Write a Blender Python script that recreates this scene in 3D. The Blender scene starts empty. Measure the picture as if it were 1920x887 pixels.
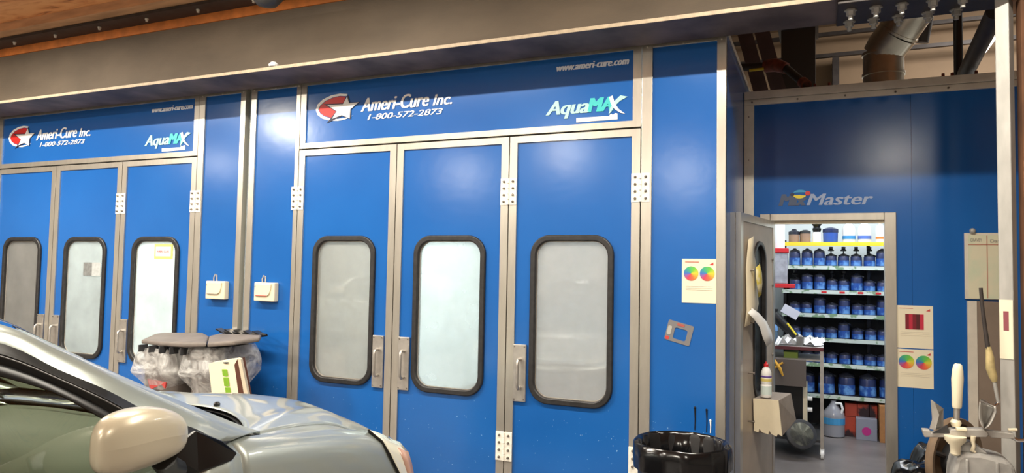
import bpy, bmesh, math, random
from mathutils import Vector, Matrix
random.seed(7)
S = bpy.context.scene
C = S.collection
# ------------------------------------------------------------------ camera
F_PX = 1321.654
YAW, PITCH, ROLL = 0.411375837, 0.0494775904, 0.0187154579
H = 1.62
D = 4.75
cyw, syw = math.cos(YAW), math.sin(YAW)
FW = Vector((-syw*math.cos(PITCH), cyw*math.cos(PITCH), math.sin(PITCH)))
r0 = Vector((cyw, syw, 0)); u0 = r0.cross(FW)
RT = math.cos(ROLL)*r0 + math.sin(ROLL)*u0
UP = -math.sin(ROLL)*r0 + math.cos(ROLL)*u0
cam = bpy.data.cameras.new('camera')
cam.sensor_fit = 'HORIZONTAL'; cam.sensor_width = 36; cam.lens = F_PX*36/1920
cam.clip_start = 0.05; cam.clip_end = 100
co = bpy.data.objects.new('camera', cam); C.objects.link(co)
co.matrix_world = Matrix(((RT.x, UP.x, -FW.x, 0), (RT.y, UP.y, -FW.y, 0), (RT.z, UP.z, -FW.z, H), (0, 0, 0, 1)))
S.camera = co
def at(px, py, Y=D):
    """world point at distance Y in front of the camera, measured square to the booth wall"""
    d = RT*((px-960)/F_PX) - UP*((py-443.5)/F_PX) + FW
    return Vector((d.x/d.y*Y, Y, H + d.z/d.y*Y))
def atz(px, py, Y=D):
    p = at(px, py, Y); return (p.x, p.z)
# ------------------------------------------------------------------ world, exposure
w = bpy.data.worlds.new('world'); S.world = w; w.use_nodes = True
w.node_tree.nodes['Background'].inputs[0].default_value = (0.9, 0.93, 1, 1)
w.node_tree.nodes['Background'].inputs[1].default_value = 0.15
S.view_settings.view_transform = 'Standard'; S.view_settings.look = 'None'
S.view_settings.exposure = 0.7; S.view_settings.gamma = 1
S.view_settings.use_curve_mapping = False
WARM = (1.0, 0.93, 0.80); NEUT = (1.0, 0.95, 0.88); COOL = (0.90, 0.97, 1.0)
# (x, y, z, watt, kind)
BAY_LAMPS = [(-7.5, 1.0, 3.80, 130), (-7.1, -4.1, 3.80, 165), (-4.1, -2.2, 3.80, 110), (-2.6, -5.4, 3.80, 185), (1.2, -2.0, 3.80, 90), (-11.5, -1.5, 3.80, 90)]
STRIP_LAMPS = [(-7.2, 2.92, 3.82, 105), (-3.6, 2.92, 3.82, 100), (0.0, 2.92, 3.82, 100)]
def area(name, loc, sx, sy, watt, col, rot=(0, 0, 0), shape='RECTANGLE', parent=None):
    l = bpy.data.lights.new(name, 'AREA'); l.shape = shape; l.size = sx; l.size_y = sy
    l.energy = watt; l.color = col
    o = bpy.data.objects.new(name, l); C.objects.link(o); o.rotation_euler = rot
    o.location = loc
    return o
# ------------------------------------------------------------------ materials
def nt(name):
    m = bpy.data.materials.new(name); m.use_nodes = True
    return m, m.node_tree, m.node_tree.nodes['Principled BSDF']
def srgb(r, g, b):
    f = lambda c: (c/255/12.92) if c/255 <= .04045 else ((c/255+.055)/1.055)**2.4
    return (f(r), f(g), f(b), 1)
def mat(name, col, rough=.5, metal=0., noise=0., nscale=6., coat=0., bump=0., bscale=40., emit=None, es=0., stretch=None, spec=None, col2=None, thr=(.35, .65)):
    m, t, b = nt(name)
    b.inputs['Base Color'].default_value = col; b.inputs['Roughness'].default_value = rough
    b.inputs['Metallic'].default_value = metal
    if coat: b.inputs['Coat Weight'].default_value = coat; b.inputs['Coat Roughness'].default_value = .06
    if spec is not None: b.inputs['Specular IOR Level'].default_value = spec
    if emit: b.inputs['Emission Color'].default_value = emit; b.inputs['Emission Strength'].default_value = es
    if noise or bump or col2:
        tc = t.nodes.new('ShaderNodeTexCoord'); mp = t.nodes.new('ShaderNodeMapping')
        t.links.new(tc.outputs['Object'], mp.inputs[0])
        if stretch: mp.inputs['Scale'].default_value = stretch
    if noise or col2:
        n = t.nodes.new('ShaderNodeTexNoise'); n.inputs['Scale'].default_value = nscale; n.inputs['Detail'].default_value = 8
        t.links.new(mp.outputs[0], n.inputs[0])
        r = t.nodes.new('ShaderNodeValToRGB'); t.links.new(n.outputs[0], r.inputs[0])
        r.color_ramp.elements[0].position = thr[0]; r.color_ramp.elements[1].position = thr[1]
        c2 = col2 or tuple(min(1, c*(1+noise)) for c in col[:3])+(1,)
        c1 = tuple(c*(1-noise) for c in col[:3])+(1,)
        if col2: c1 = col
        r.color_ramp.elements[0].color = c1; r.color_ramp.elements[1].color = c2
        t.links.new(r.outputs[0], b.inputs['Base Color'])
    if bump:
        n2 = t.nodes.new('ShaderNodeTexNoise'); n2.inputs['Scale'].default_value = bscale; n2.inputs['Detail'].default_value = 6
        t.links.new(mp.outputs[0], n2.inputs[0])
        bp = t.nodes.new('ShaderNodeBump'); bp.inputs['Strength'].default_value = bump; bp.inputs['Distance'].default_value = .01
        t.links.new(n2.outputs[0], bp.inputs['Height']); t.links.new(bp.outputs[0], b.inputs['Normal'])
    return m
def glass(name, tint, f_rough=.03, film=None, film_w=0., refl=1.0):
    """thin pane: tinted see-through sheet with a mirror gloss and a dusty film"""
    m, t, b = nt(name); t.nodes.remove(b)
    out = t.nodes['Material Output']
    tr = t.nodes.new('ShaderNodeBsdfTransparent'); tr.inputs[0].default_value = tint
    gl = t.nodes.new('ShaderNodeBsdfGlossy'); gl.inputs['Roughness'].default_value = f_rough
    fr = t.nodes.new('ShaderNodeFresnel'); fr.inputs[0].default_value = 1.5
    mu = t.nodes.new('ShaderNodeMath'); mu.operation = 'MULTIPLY'; mu.inputs[1].default_value = 1.7*refl; t.links.new(fr.outputs[0], mu.inputs[0])
    mx = t.nodes.new('ShaderNodeMixShader'); t.links.new(mu.outputs[0], mx.inputs[0])
    base = tr
    if film:
        df = t.nodes.new('ShaderNodeBsdfDiffuse'); df.inputs[0].default_value = film
        tl = t.nodes.new('ShaderNodeBsdfTranslucent'); tl.inputs[0].default_value = film
        m3 = t.nodes.new('ShaderNodeMixShader'); m3.inputs[0].default_value = .6; t.links.new(df.outputs[0], m3.inputs[1]); t.links.new(tl.outputs[0], m3.inputs[2]); df = m3
        m2 = t.nodes.new('ShaderNodeMixShader')
        n = t.nodes.new('ShaderNodeTexNoise'); n.inputs['Scale'].default_value = 3.5; n.inputs['Detail'].default_value = 5
        tc = t.nodes.new('ShaderNodeTexCoord'); t.links.new(tc.outputs['Object'], n.inputs[0])
        mr = t.nodes.new('ShaderNodeMapRange'); mr.inputs[1].default_value = .3; mr.inputs[2].default_value = .7
        mr.inputs[3].default_value = film_w*.85; mr.inputs[4].default_value = min(1, film_w*1.12)
        t.links.new(n.outputs[0], mr.inputs[0]); t.links.new(mr.outputs[0], m2.inputs[0])
        t.links.new(tr.outputs[0], m2.inputs[1]); t.links.new(df.outputs[0], m2.inputs[2]); base = m2
    t.links.new(base.outputs[0], mx.inputs[1]); t.links.new(gl.outputs[0], mx.inputs[2])
    t.links.new(mx.outputs[0], out.inputs[0])
    return m
def blue_paint():
    m, t, b = nt('blue booth panel')
    tc = t.nodes.new('ShaderNodeTexCoord'); geo = t.nodes.new('ShaderNodeNewGeometry')
    n = t.nodes.new('ShaderNodeTexNoise'); n.inputs['Scale'].default_value = 1.3; n.inputs['Detail'].default_value = 4
    t.links.new(geo.outputs['Position'], n.inputs[0])
    r = t.nodes.new('ShaderNodeValToRGB'); t.links.new(n.outputs[0], r.inputs[0])
    r.color_ramp.elements[0].position = .3; r.color_ramp.elements[1].position = .7
    r.color_ramp.elements[0].color = (0.010, 0.104, 0.385, 1); r.color_ramp.elements[1].color = (0.013, 0.122, 0.43, 1)
    # specks of overspray, thicker low down where people work
    v = t.nodes.new('ShaderNodeTexNoise'); v.inputs['Scale'].default_value = 70; v.inputs['Detail'].default_value = 1
    t.links.new(geo.outputs['Position'], v.inputs[0])
    sx = t.nodes.new('ShaderNodeSeparateXYZ'); t.links.new(geo.outputs['Position'], sx.inputs[0])
    mr = t.nodes.new('ShaderNodeMapRange'); mr.inputs[1].default_value = .55; mr.inputs[2].default_value = 1.35; mr.inputs[3].default_value = .785; mr.inputs[4].default_value = .92
    t.links.new(sx.outputs[2], mr.inputs[0])
    gt = t.nodes.new('ShaderNodeMath'); gt.operation = 'GREATER_THAN'; t.links.new(v.outputs[0], gt.inputs[0]); t.links.new(mr.outputs[0], gt.inputs[1])
    mx = t.nodes.new('ShaderNodeMix'); mx.data_type = 'RGBA'; t.links.new(gt.outputs[0], mx.inputs[0])
    t.links.new(r.outputs[0], mx.inputs[6]); mx.inputs[7].default_value = (.35, .55, .75, 1)
    t.links.new(mx.outputs[2], b.inputs['Base Color'])
    b.inputs['Roughness'].default_value = .2; b.inputs['Specular IOR Level'].default_value = .5
    n3 = t.nodes.new('ShaderNodeTexNoise'); n3.inputs['Scale'].default_value = 9
    bp = t.nodes.new('ShaderNodeBump'); bp.inputs['Strength'].default_value = .05; bp.inputs['Distance'].default_value = .01
    t.links.new(geo.outputs['Position'], n3.inputs[0]); t.links.new(n3.outputs[0], bp.inputs['Height']); t.links.new(bp.outputs[0], b.inputs['Normal'])
    return m
BLUE = blue_paint()
ALU = mat('brushed aluminium', (.60, .565, .50, 1), .30, .75, noise=.05, nscale=3, stretch=(8, 8, 1.5))
ALUH = mat('dull aluminium', (.52, .48, .43, 1), .45, .7, noise=.15, nscale=8)
STEEL = mat('brushed steel plate', (.55, .52, .48, 1), .38, .8, noise=.08, nscale=20)
CHROME = mat('chrome', (.8, .8, .8, 1), .12, 1)
WHITEM = mat('white painted metal', srgb(222, 214, 200), .4, .1, noise=.06, nscale=12)
WHITE = mat('white enamel lining', srgb(228, 236, 236), .45)
HINGE = mat('white hinge paint', srgb(244, 240, 228), .4)
BOLT = mat('bolt metal', (.25, .22, .19, 1), .35, .9)
RUBBER = mat('black rubber', srgb(38, 37, 38), .45, noise=.3, nscale=30)
BLACK = mat('black plastic', srgb(18, 18, 20), .35)
DARK = mat('dark grey plastic', srgb(48, 48, 50), .5, noise=.2, nscale=15)
BEAM = mat('dusty brown steel', srgb(96, 84, 70), .75, noise=.16, nscale=2.2, bump=.15, bscale=60, stretch=(.6, 1, 1.4))
FLANGE = mat('steel flange underside', srgb(98, 86, 84), .6, .1, noise=.4, nscale=2.0, stretch=(1.4, 1.2, 1), thr=(.38, .62))
EDGE = mat('pale flange edge', srgb(176, 158, 134), .6, noise=.12, nscale=25)  # flange edge coloured paler than the rest of the beam
ORANGE = mat('orange primer', srgb(200, 116, 50), .7, noise=.18, nscale=8)
GALV = mat('galvanised steel', srgb(172, 170, 165), .5, .35, noise=.12, nscale=5, stretch=(3, 3, 1))
RUST = mat('rusty brown steel', srgb(96, 62, 38), .8, noise=.45, nscale=3)
PIPE = mat('dark steel pipe', srgb(62, 56, 54), .5, .3, noise=.2, nscale=10)
REDPIPE = mat('red fitting', srgb(126, 62, 46), .6, noise=.3, nscale=20)
CREAM = mat('cream plastic', srgb(226, 214, 186), .5, noise=.04, nscale=9)
PAPER = mat('paper', srgb(232, 222, 196), .7)
PAPERW = mat('white paper', srgb(236, 236, 234), .6)
INK = mat('grey print', srgb(150, 146, 140), .7)
INKRED = mat('red print', srgb(196, 62, 58), .6)
MAROON = mat('dark maroon print', srgb(120, 14, 34), .6)
WHT_LET = mat('white lettering', srgb(240, 240, 238), .4)
TEAL = mat('teal lettering', srgb(60, 196, 196), .4)
PALE_TEAL = mat('pale teal lettering', srgb(176, 222, 216), .4)
LOGO_RED = mat('emblem red', srgb(206, 42, 40), .4)
LOGO_BLK = mat('emblem shadow', srgb(20, 26, 60), .4)
LET_GREY = mat('grey lettering', srgb(150, 166, 196), .4)
LET_DARK = mat('dark grey lettering', srgb(66, 80, 108), .4)
YELLOW = mat('yellow plastic', srgb(232, 208, 52), .45)
REDPL = mat('red plastic', srgb(206, 40, 44), .4)
BOXG = mat('green print', srgb(124, 170, 40), .5)
CARD = mat('cardboard', srgb(176, 122, 72), .8, noise=.08, nscale=20)
CONC = mat('sealed concrete floor', srgb(118, 112, 110), .38, noise=.22, nscale=2.2, bump=.06)
def wood():
    m, t, b = nt('orange plywood')
    tc = t.nodes.new('ShaderNodeTexCoord'); mp = t.nodes.new('ShaderNodeMapping'); mp.inputs['Scale'].default_value = (.8, 3.5, 3.5)
    t.links.new(tc.outputs['Object'], mp.inputs[0])
    n = t.nodes.new('ShaderNodeTexNoise'); n.inputs['Scale'].default_value = 2.6; n.inputs['Detail'].default_value = 9; n.inputs['Distortion'].default_value = 1.6
    t.links.new(mp.outputs[0], n.inputs[0])
    r = t.nodes.new('ShaderNodeValToRGB'); t.links.new(n.outputs[0], r.inputs[0])
    e = r.color_ramp.elements; e[0].position = .3; e[0].color = srgb(140, 84, 46); e[1].position = .58; e[1].color = srgb(236, 172, 112)
    x = e.new(.42); x.color = srgb(220, 148, 90)
    t.links.new(r.outputs[0], b.inputs['Base Color']); b.inputs['Roughness'].default_value = .7
    return m
WOOD = wood()
NAILER = mat('pale timber edge', srgb(196, 152, 112), .7, noise=.18, nscale=5, stretch=(.5, 3, 3))
TANWALL = mat('tan metal siding', srgb(146, 122, 96), .7, noise=.06, nscale=3)
SHOPWALL = mat('shop wall paint', srgb(170, 166, 158), .7, noise=.08, nscale=1)
# ------------------------------------------------------------------ mesh builder
ORG = {}
class M:
    def __init__(s): s.v = []; s.f = []; s.mi = []; s.cur = 0
    def add(s, v, f):
        k = len(s.v); s.v += [tuple(x) for x in v]; s.f += [[i+k for i in q] for q in f]; s.mi += [s.cur]*len(f); return s
    def box(s, x0, x1, y0, y1, z0, z1, mt=None):
        v = [Vector((x, y, z)) for x in (x0, x1) for y in (y0, y1) for z in (z0, z1)]
        if mt: v = [mt @ p for p in v]
        return s.add(v, [(0, 1, 3, 2), (4, 6, 7, 5), (0, 4, 5, 1), (2, 3, 7, 6), (0, 2, 6, 4), (1, 5, 7, 3)])
    def obox(s, c, size, rz=0, rx=0, ry=0):
        mt = Matrix.Translation(c) @ Matrix.Rotation(rz, 4, 'Z') @ Matrix.Rotation(ry, 4, 'Y') @ Matrix.Rotation(rx, 4, 'X')
        a, b, c_ = size[0]/2, size[1]/2, size[2]/2
        return s.box(-a, a, -b, b, -c_, c_, mt)
    def cyl(s, p0, p1, r, r1=None, n=20):
        return s.tube([p0, p1], [r, r if r1 is None else r1], n)
    def tube(s, pts, r, n=10, caps=True):
        P = [Vector(p) for p in pts]; R = r if isinstance(r, (list, tuple)) else [r]*len(P)
        k = len(s.v); prev = None; V = []
        for i, p in enumerate(P):
            d = (P[min(i+1, len(P)-1)] - P[max(i-1, 0)]).normalized()
            if prev is None:
                a = Vector((0, 0, 1)) if abs(d.z) < .9 else Vector((1, 0, 0)); x = d.cross(a).normalized()
            else:
                x = (prev - d*prev.dot(d)).normalized()
            y = d.cross(x); prev = x
            V += [p + (x*math.cos(2*math.pi*j/n) + y*math.sin(2*math.pi*j/n))*R[i] for j in range(n)]
        Fc = [(i*n+j, i*n+(j+1) % n, (i+1)*n+(j+1) % n, (i+1)*n+j) for i in range(len(P)-1) for j in range(n)]
        if caps: Fc += [tuple(range(n))[::-1], tuple((len(P)-1)*n+j for j in range(n))]
        return s.add(V, Fc)
    def lathe(s, prof, c, n=24, mt=None):
        V = []; c = Vector(c)
        for r, z in prof:
            for j in range(n):
                a = 2*math.pi*j/n; p = Vector((r*math.cos(a), r*math.sin(a), z))
                if mt: p = mt @ p
                V.append(c+p)
        m = len(prof)
        Fc = [(i*n+j, i*n+(j+1) % n, (i+1)*n+(j+1) % n, (i+1)*n+j) for i in range(m-1) for j in range(n)]
        if prof[0][0] > 1e-4: Fc.append(tuple(range(n))[::-1])
        if prof[-1][0] > 1e-4: Fc.append(tuple((m-1)*n+j for j in range(n)))
        return s.add(V, Fc)
    def prism(s, poly, y0, y1, mt=None):
        n = len(poly); V = [Vector((x, y0, z)) for x, z in poly]+[Vector((x, y1, z)) for x, z in poly]
        if mt: V = [mt @ p for p in V]
        return s.add(V, [tuple(range(n)), tuple(range(2*n-1, n-1, -1))]+[(i, i+n, (i+1) % n+n, (i+1) % n) for i in range(n)])
    def ring(s, outer, inner, y0, y1, mt=None):
        n = len(outer); V = [Vector((x, y, z)) for y in (y0, y1) for P in (outer, inner) for x, z in P]
        if mt: V = [mt @ p for p in V]
        Fc = []
        for i in range(n):
            j = (i+1) % n
            Fc += [(i, j, n+j, n+i), (2*n+i, 3*n+i, 3*n+j, 2*n+j), (i, 2*n+i, 2*n+j, j), (n+i, n+j, 3*n+j, 3*n+i)]
        return s.add(V, Fc)
    def sheet(s, rows, thick=0):
        m = len(rows); n = len(rows[0]); V = [p for r in rows for p in r]
        return s.add(V, [(i*n+j, i*n+j+1, (i+1)*n+j+1, (i+1)*n+j) for i in range(m-1) for j in range(n-1)])
    def build(s, name, mats, parent=None, bevel=0, smooth=None, solid=0, sub=0, recalc=True):
        org = ORG.get(parent.name, Vector()) if parent else Vector()
        me = bpy.data.meshes.new(name)
        me.from_pydata([tuple(Vector(p)-org) for p in s.v], [], s.f)
        if not isinstance(mats, (list, tuple)): mats = [mats]
        for m_ in mats: me.materials.append(m_)
        for p, i in zip(me.polygons, s.mi): p.material_index = min(i, len(mats)-1)
        if recalc:
            bm = bmesh.new(); bm.from_mesh(me); bmesh.ops.recalc_face_normals(bm, faces=bm.faces); bm.to_mesh(me); bm.free()
        if smooth:
            for p in me.polygons: p.use_smooth = True
            me.set_sharp_from_angle(angle=math.radians(smooth))
        o = bpy.data.objects.new(name, me); C.objects.link(o)
        if parent: o.parent = parent; ORG[o.name] = org
        else: ORG[o.name] = Vector()
        if solid:
            q = o.modifiers.new('solid', 'SOLIDIFY'); q.thickness = solid; q.offset = 0
        if sub:
            q = o.modifiers.new('sub', 'SUBSURF'); q.levels = sub; q.render_levels = sub
        if bevel:
            q = o.modifiers.new('bevel', 'BEVEL'); q.width = bevel; q.segments = 2; q.limit_method = 'ANGLE'; q.angle_limit = .6
        return o
def thing(name, label, cat, loc=(0, 0, 0), group=None):
    o = bpy.data.objects.new(name, None); C.objects.link(o); o.location = loc; o.empty_display_size = .1
    o['label'] = label; o['category'] = cat
    if group: o['group'] = group
    ORG[o.name] = Vector(loc); return o
def tag(o, label, cat, group=None):
    o['label'] = label; o['category'] = cat
    if group: o['group'] = group
    return o
def struct(o): o['kind'] = 'structure'; return o
def rr(cx, cz, w, h, r, n=7):
    out = []
    for qx, qz, a0 in ((1, 1, 0), (-1, 1, 90), (-1, -1, 180), (1, -1, 270)):
        for i in range(n+1):
            a = math.radians(a0+90*i/n)
            out.append((cx+qx*(w/2-r)+r*math.cos(a), cz+qz*(h/2-r)+r*math.sin(a)))
    return out
def text(name, s_, m, parent, x0, x1, zb, cap, y, shear=0., bold=0., lean=0.):
    cu = bpy.data.curves.new(name, 'FONT'); cu.body = s_; cu.shear = shear; cu.extrude = .0008; cu.resolution_u = 3
    to = bpy.data.objects.new('tmp', cu); C.objects.link(to)
    dg = bpy.context.evaluated_depsgraph_get(); me = bpy.data.meshes.new_from_object(to.evaluated_get(dg))
    bpy.data.objects.remove(to); bpy.data.curves.remove(cu)
    xs = [v.co.x for v in me.vertices]; ys = [v.co.y for v in me.vertices]
    sx = (x1-x0)/(max(xs)-min(xs)); sy = cap/max(ys); mx = min(xs)
    k = M(); bw = bold*cap*1.6
    for st in ((-1, -.5, 0, .5, 1) if bold else (0,)):     # a heavier stroke
        V = [(x0+(v.co.x-mx)*sx+st*bw, y-v.co.z-abs(st)*.0002-st*.00005, zb+v.co.y*sy+lean*(v.co.x-mx)*sx) for v in me.vertices]
        k.add(V, [tuple(p.vertices) for p in me.polygons])
    # real thickness: vinyl cut letters
    bpy.data.meshes.remove(me)
    o = k.build(name, m, parent, recalc=False)
    return o
# ------------------------------------------------------------------ setting
def sbox(name, m, x0, x1, y0, y1, z0, z1): return struct(M().box(x0, x1, y0, y1, z0, z1).build(name, m))
sbox('floor', CONC, -14, 6, -9, 13, -.1, 0)
sbox('wall_left', SHOPWALL, -14.1, -14, -9, 13, 0, 6.1)
sbox('wall_right', SHOPWALL, 6, 6.1, -9, 13, 0, 6.1)
sbox('wall_front', SHOPWALL, -14, 6, -9.1, -9, 0, 6.1)
sbox('wall_back', TANWALL, -14, 6, 13, 13.1, 0, 6.1)
sbox('ceiling', WOOD, -14, 6, -9, 4.27, 3.925, 4.02)
sbox('trim_1', NAILER, -14, 6, 4.16, 4.30, 3.845, 3.924)
struct(M().box(-14, 6, 4.75, 13, 5.9, 6.0).build('ceiling', TANWALL))
sbox('wall_divider', WOOD, -14, 6, 4.50, 4.62, 3.93, 6.0)
# ------------------------------------------------------------------ steel beam
beam = thing('steel_beam', 'long dusty brown steel beam running above the blue booths', 'beam', (-4, 4.48, 3.18))
M().box(-14, 1.6, 4.475, 4.49, 3.20, 3.815).build('beam_web', BEAM, beam)
M().box(-14, 1.6, 4.462, 4.475, 3.735, 3.815).build('primer_strip', ORANGE, beam)['label'] = 'orange strip along the top of the beam'
k = M(); k.box(-14, 1.15, 4.285, 4.70, 3.18, 3.203); k.build('bottom_flange', FLANGE, beam)
M().box(-14, 1.15, 4.279, 4.286, 3.179, 3.205).build('flange_edge', EDGE, beam, bevel=.002)
M().box(-14, 1.6, 4.28, 4.70, 3.815, 3.84).build('top_flange', PIPE, beam)
for x in [-8.6+.62*i for i in range(9)]:
    M().lathe([(.016, 0), (.016, -.012), (.011, -.014), (.011, -.028)], (x, 4.36, 3.815), 8).build('bolt', WHITEM, beam)
k = M().box(.10, 1.02, 4.30, 4.69, 3.158, 3.18); k.build('splice_plate', PIPE, beam, bevel=.004)
for x in (.17, .30, .43, .58, .72):
    for yy in (4.42, 4.62):
        M().lathe([(.034, 0), (.034, -.008), (.024, -.009), (.024, -.034), (.013, -.036), (.013, -.058), (0, -.06)], (x, yy, 3.158), 6).build('bolt', GALV, beam)
tag(M().lathe([(.0, 0), (.035, .004), (.04, .02), (.02, .04), (0, .045)], (-3.97, 4.30, 3.205), 10).build('putty_blob', PAPERW), 'small white blob of putty on the beam flange edge', 'putty')
# ------------------------------------------------------------------ lamps
def bay_lamp(x, y, z, wt, i, lab):
    t = thing('ceiling_lamp', lab, 'lamp', (x, y, z))
    M().lathe([(.05, .12), (.07, .10), (.26, .02), (.27, 0), (.26, -.005)], (x, y, z), 24).build('lamp_shade', GALV, t, smooth=40)
    l = area('lamp_light', (0, 0, -.02), .42, .42, wt, WARM, shape='DISK'); l.parent = t
names = ['round ceiling lamp ahead and to the left over the silver car', 'round ceiling lamp in the far rear left of the shop', 'round ceiling lamp behind the camera, left of centre', 'round ceiling lamp farthest behind the camera', 'round ceiling lamp behind the camera on the right', 'round ceiling lamp near the left shop wall']
for i, a in enumerate(BAY_LAMPS): bay_lamp(*a, i, names[i])
for i, (x, y, z, wt) in enumerate(STRIP_LAMPS):
    t = thing('strip_lamp', 'long strip lamp under the timber ceiling, %s of the beam' % ['left part', 'middle part', 'right part'][i], 'lamp', (x, y, z))
    M().box(x-1.2, x+1.2, y-.07, y+.07, z+.02, z+.08).build('lamp_housing', WHITEM, t, bevel=.01)
    l = area('lamp_light', (0, 0, 0), 2.3, .08, wt, WARM); l.parent = t
# ------------------------------------------------------------------ spray booths
V5 = [-4.06, -3.08, -2.10, -1.116]
Y0 = D
TOP = 3.225; HEAD = 2.622; SIGN0 = 2.675; SIGN1 = 3.170
def star_logo(parent, dx):
    Z = lambda zx, zy: (lambda q: (q[0]+dx, q[1]))(atz(560+zx/5.647, 130+zy/5.647))
    y = Y0-.004
    out = [(520, 262), (440, 258), (350, 276), (262, 318), (203, 374), (184, 430), (203, 484), (252, 522), (330, 543), (420, 546), (500, 528), (580, 488)]
    inn = [(512, 284), (440, 281), (360, 300), (283, 336), (230, 386), (211, 430), (230, 468), (273, 500), (340, 520), (420, 526), (500, 514), (578, 489)]
    red = [(503, 290), (440, 286), (362, 305), (287, 341), (235, 388), (217, 430), (235, 464), (276, 494), (345, 513), (400, 450), (272, 372), (476, 362)]
    star = [(518, 292), (540, 362), (640, 350), (552, 425), (545, 522), (462, 487), (360, 525), (408, 446), (306, 380), (474, 372)]
    shad = [(528, 276), (545, 352), (652, 345), (560, 425), (556, 528), (462, 498), (300, 572), (400, 446), (268, 370), (470, 362)]
    M().prism([Z(*p) for p in out+inn[::-1]], y, y+.003).build('emblem_ring', WHT_LET, parent)
    M().prism([Z(*p) for p in red], y, y+.003).build('emblem_field', LOGO_RED, parent)
    M().prism([Z(*p) for p in shad], y-.0012, y+.001).build('star_shadow', LOGO_BLK, parent)
    M().prism([Z(*p) for p in star], y-.004, y-.0012).build('star', WHT_LET, parent)
def max_logo(parent, dx):
    y = Y0-.004
    Z = lambda zx, zy: (lambda q: (q[0]+dx, q[1]))(atz(980+zx/4.927, 80+zy/4.927))
    text('product_lettering', 'Aqua', PALE_TEAL, parent, -1.815+dx, -1.50+dx, 2.757, .10, y, .3, .04)
    text('product_lettering', 'MA', TEAL, parent, -1.50+dx, -1.325+dx, 2.757, .10, y, .3, .06)
    a = [(970, 500), (905, 488), (850, 540), (812, 600), (795, 665), (820, 640), (850, 590), (900, 540)]
    b = [(800, 505), (832, 490), (852, 560), (890, 615), (948, 658), (905, 650), (850, 615), (815, 560)]
    M().prism([Z(*p) for p in a], y-.002, y+.001).build('swoosh', PALE_TEAL, parent)
    M().prism([Z(*p) for p in b], y-.003, y+.001).build('swoosh', WHT_LET, parent)
    c = [(497, 698), (800, 678), (815, 655), (835, 668), (855, 652), (876, 655), (878, 708), (497, 738)]
    M().prism([Z(*p) for p in c], y, y+.003).build('label_bar', WHT_LET, parent)
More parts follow.
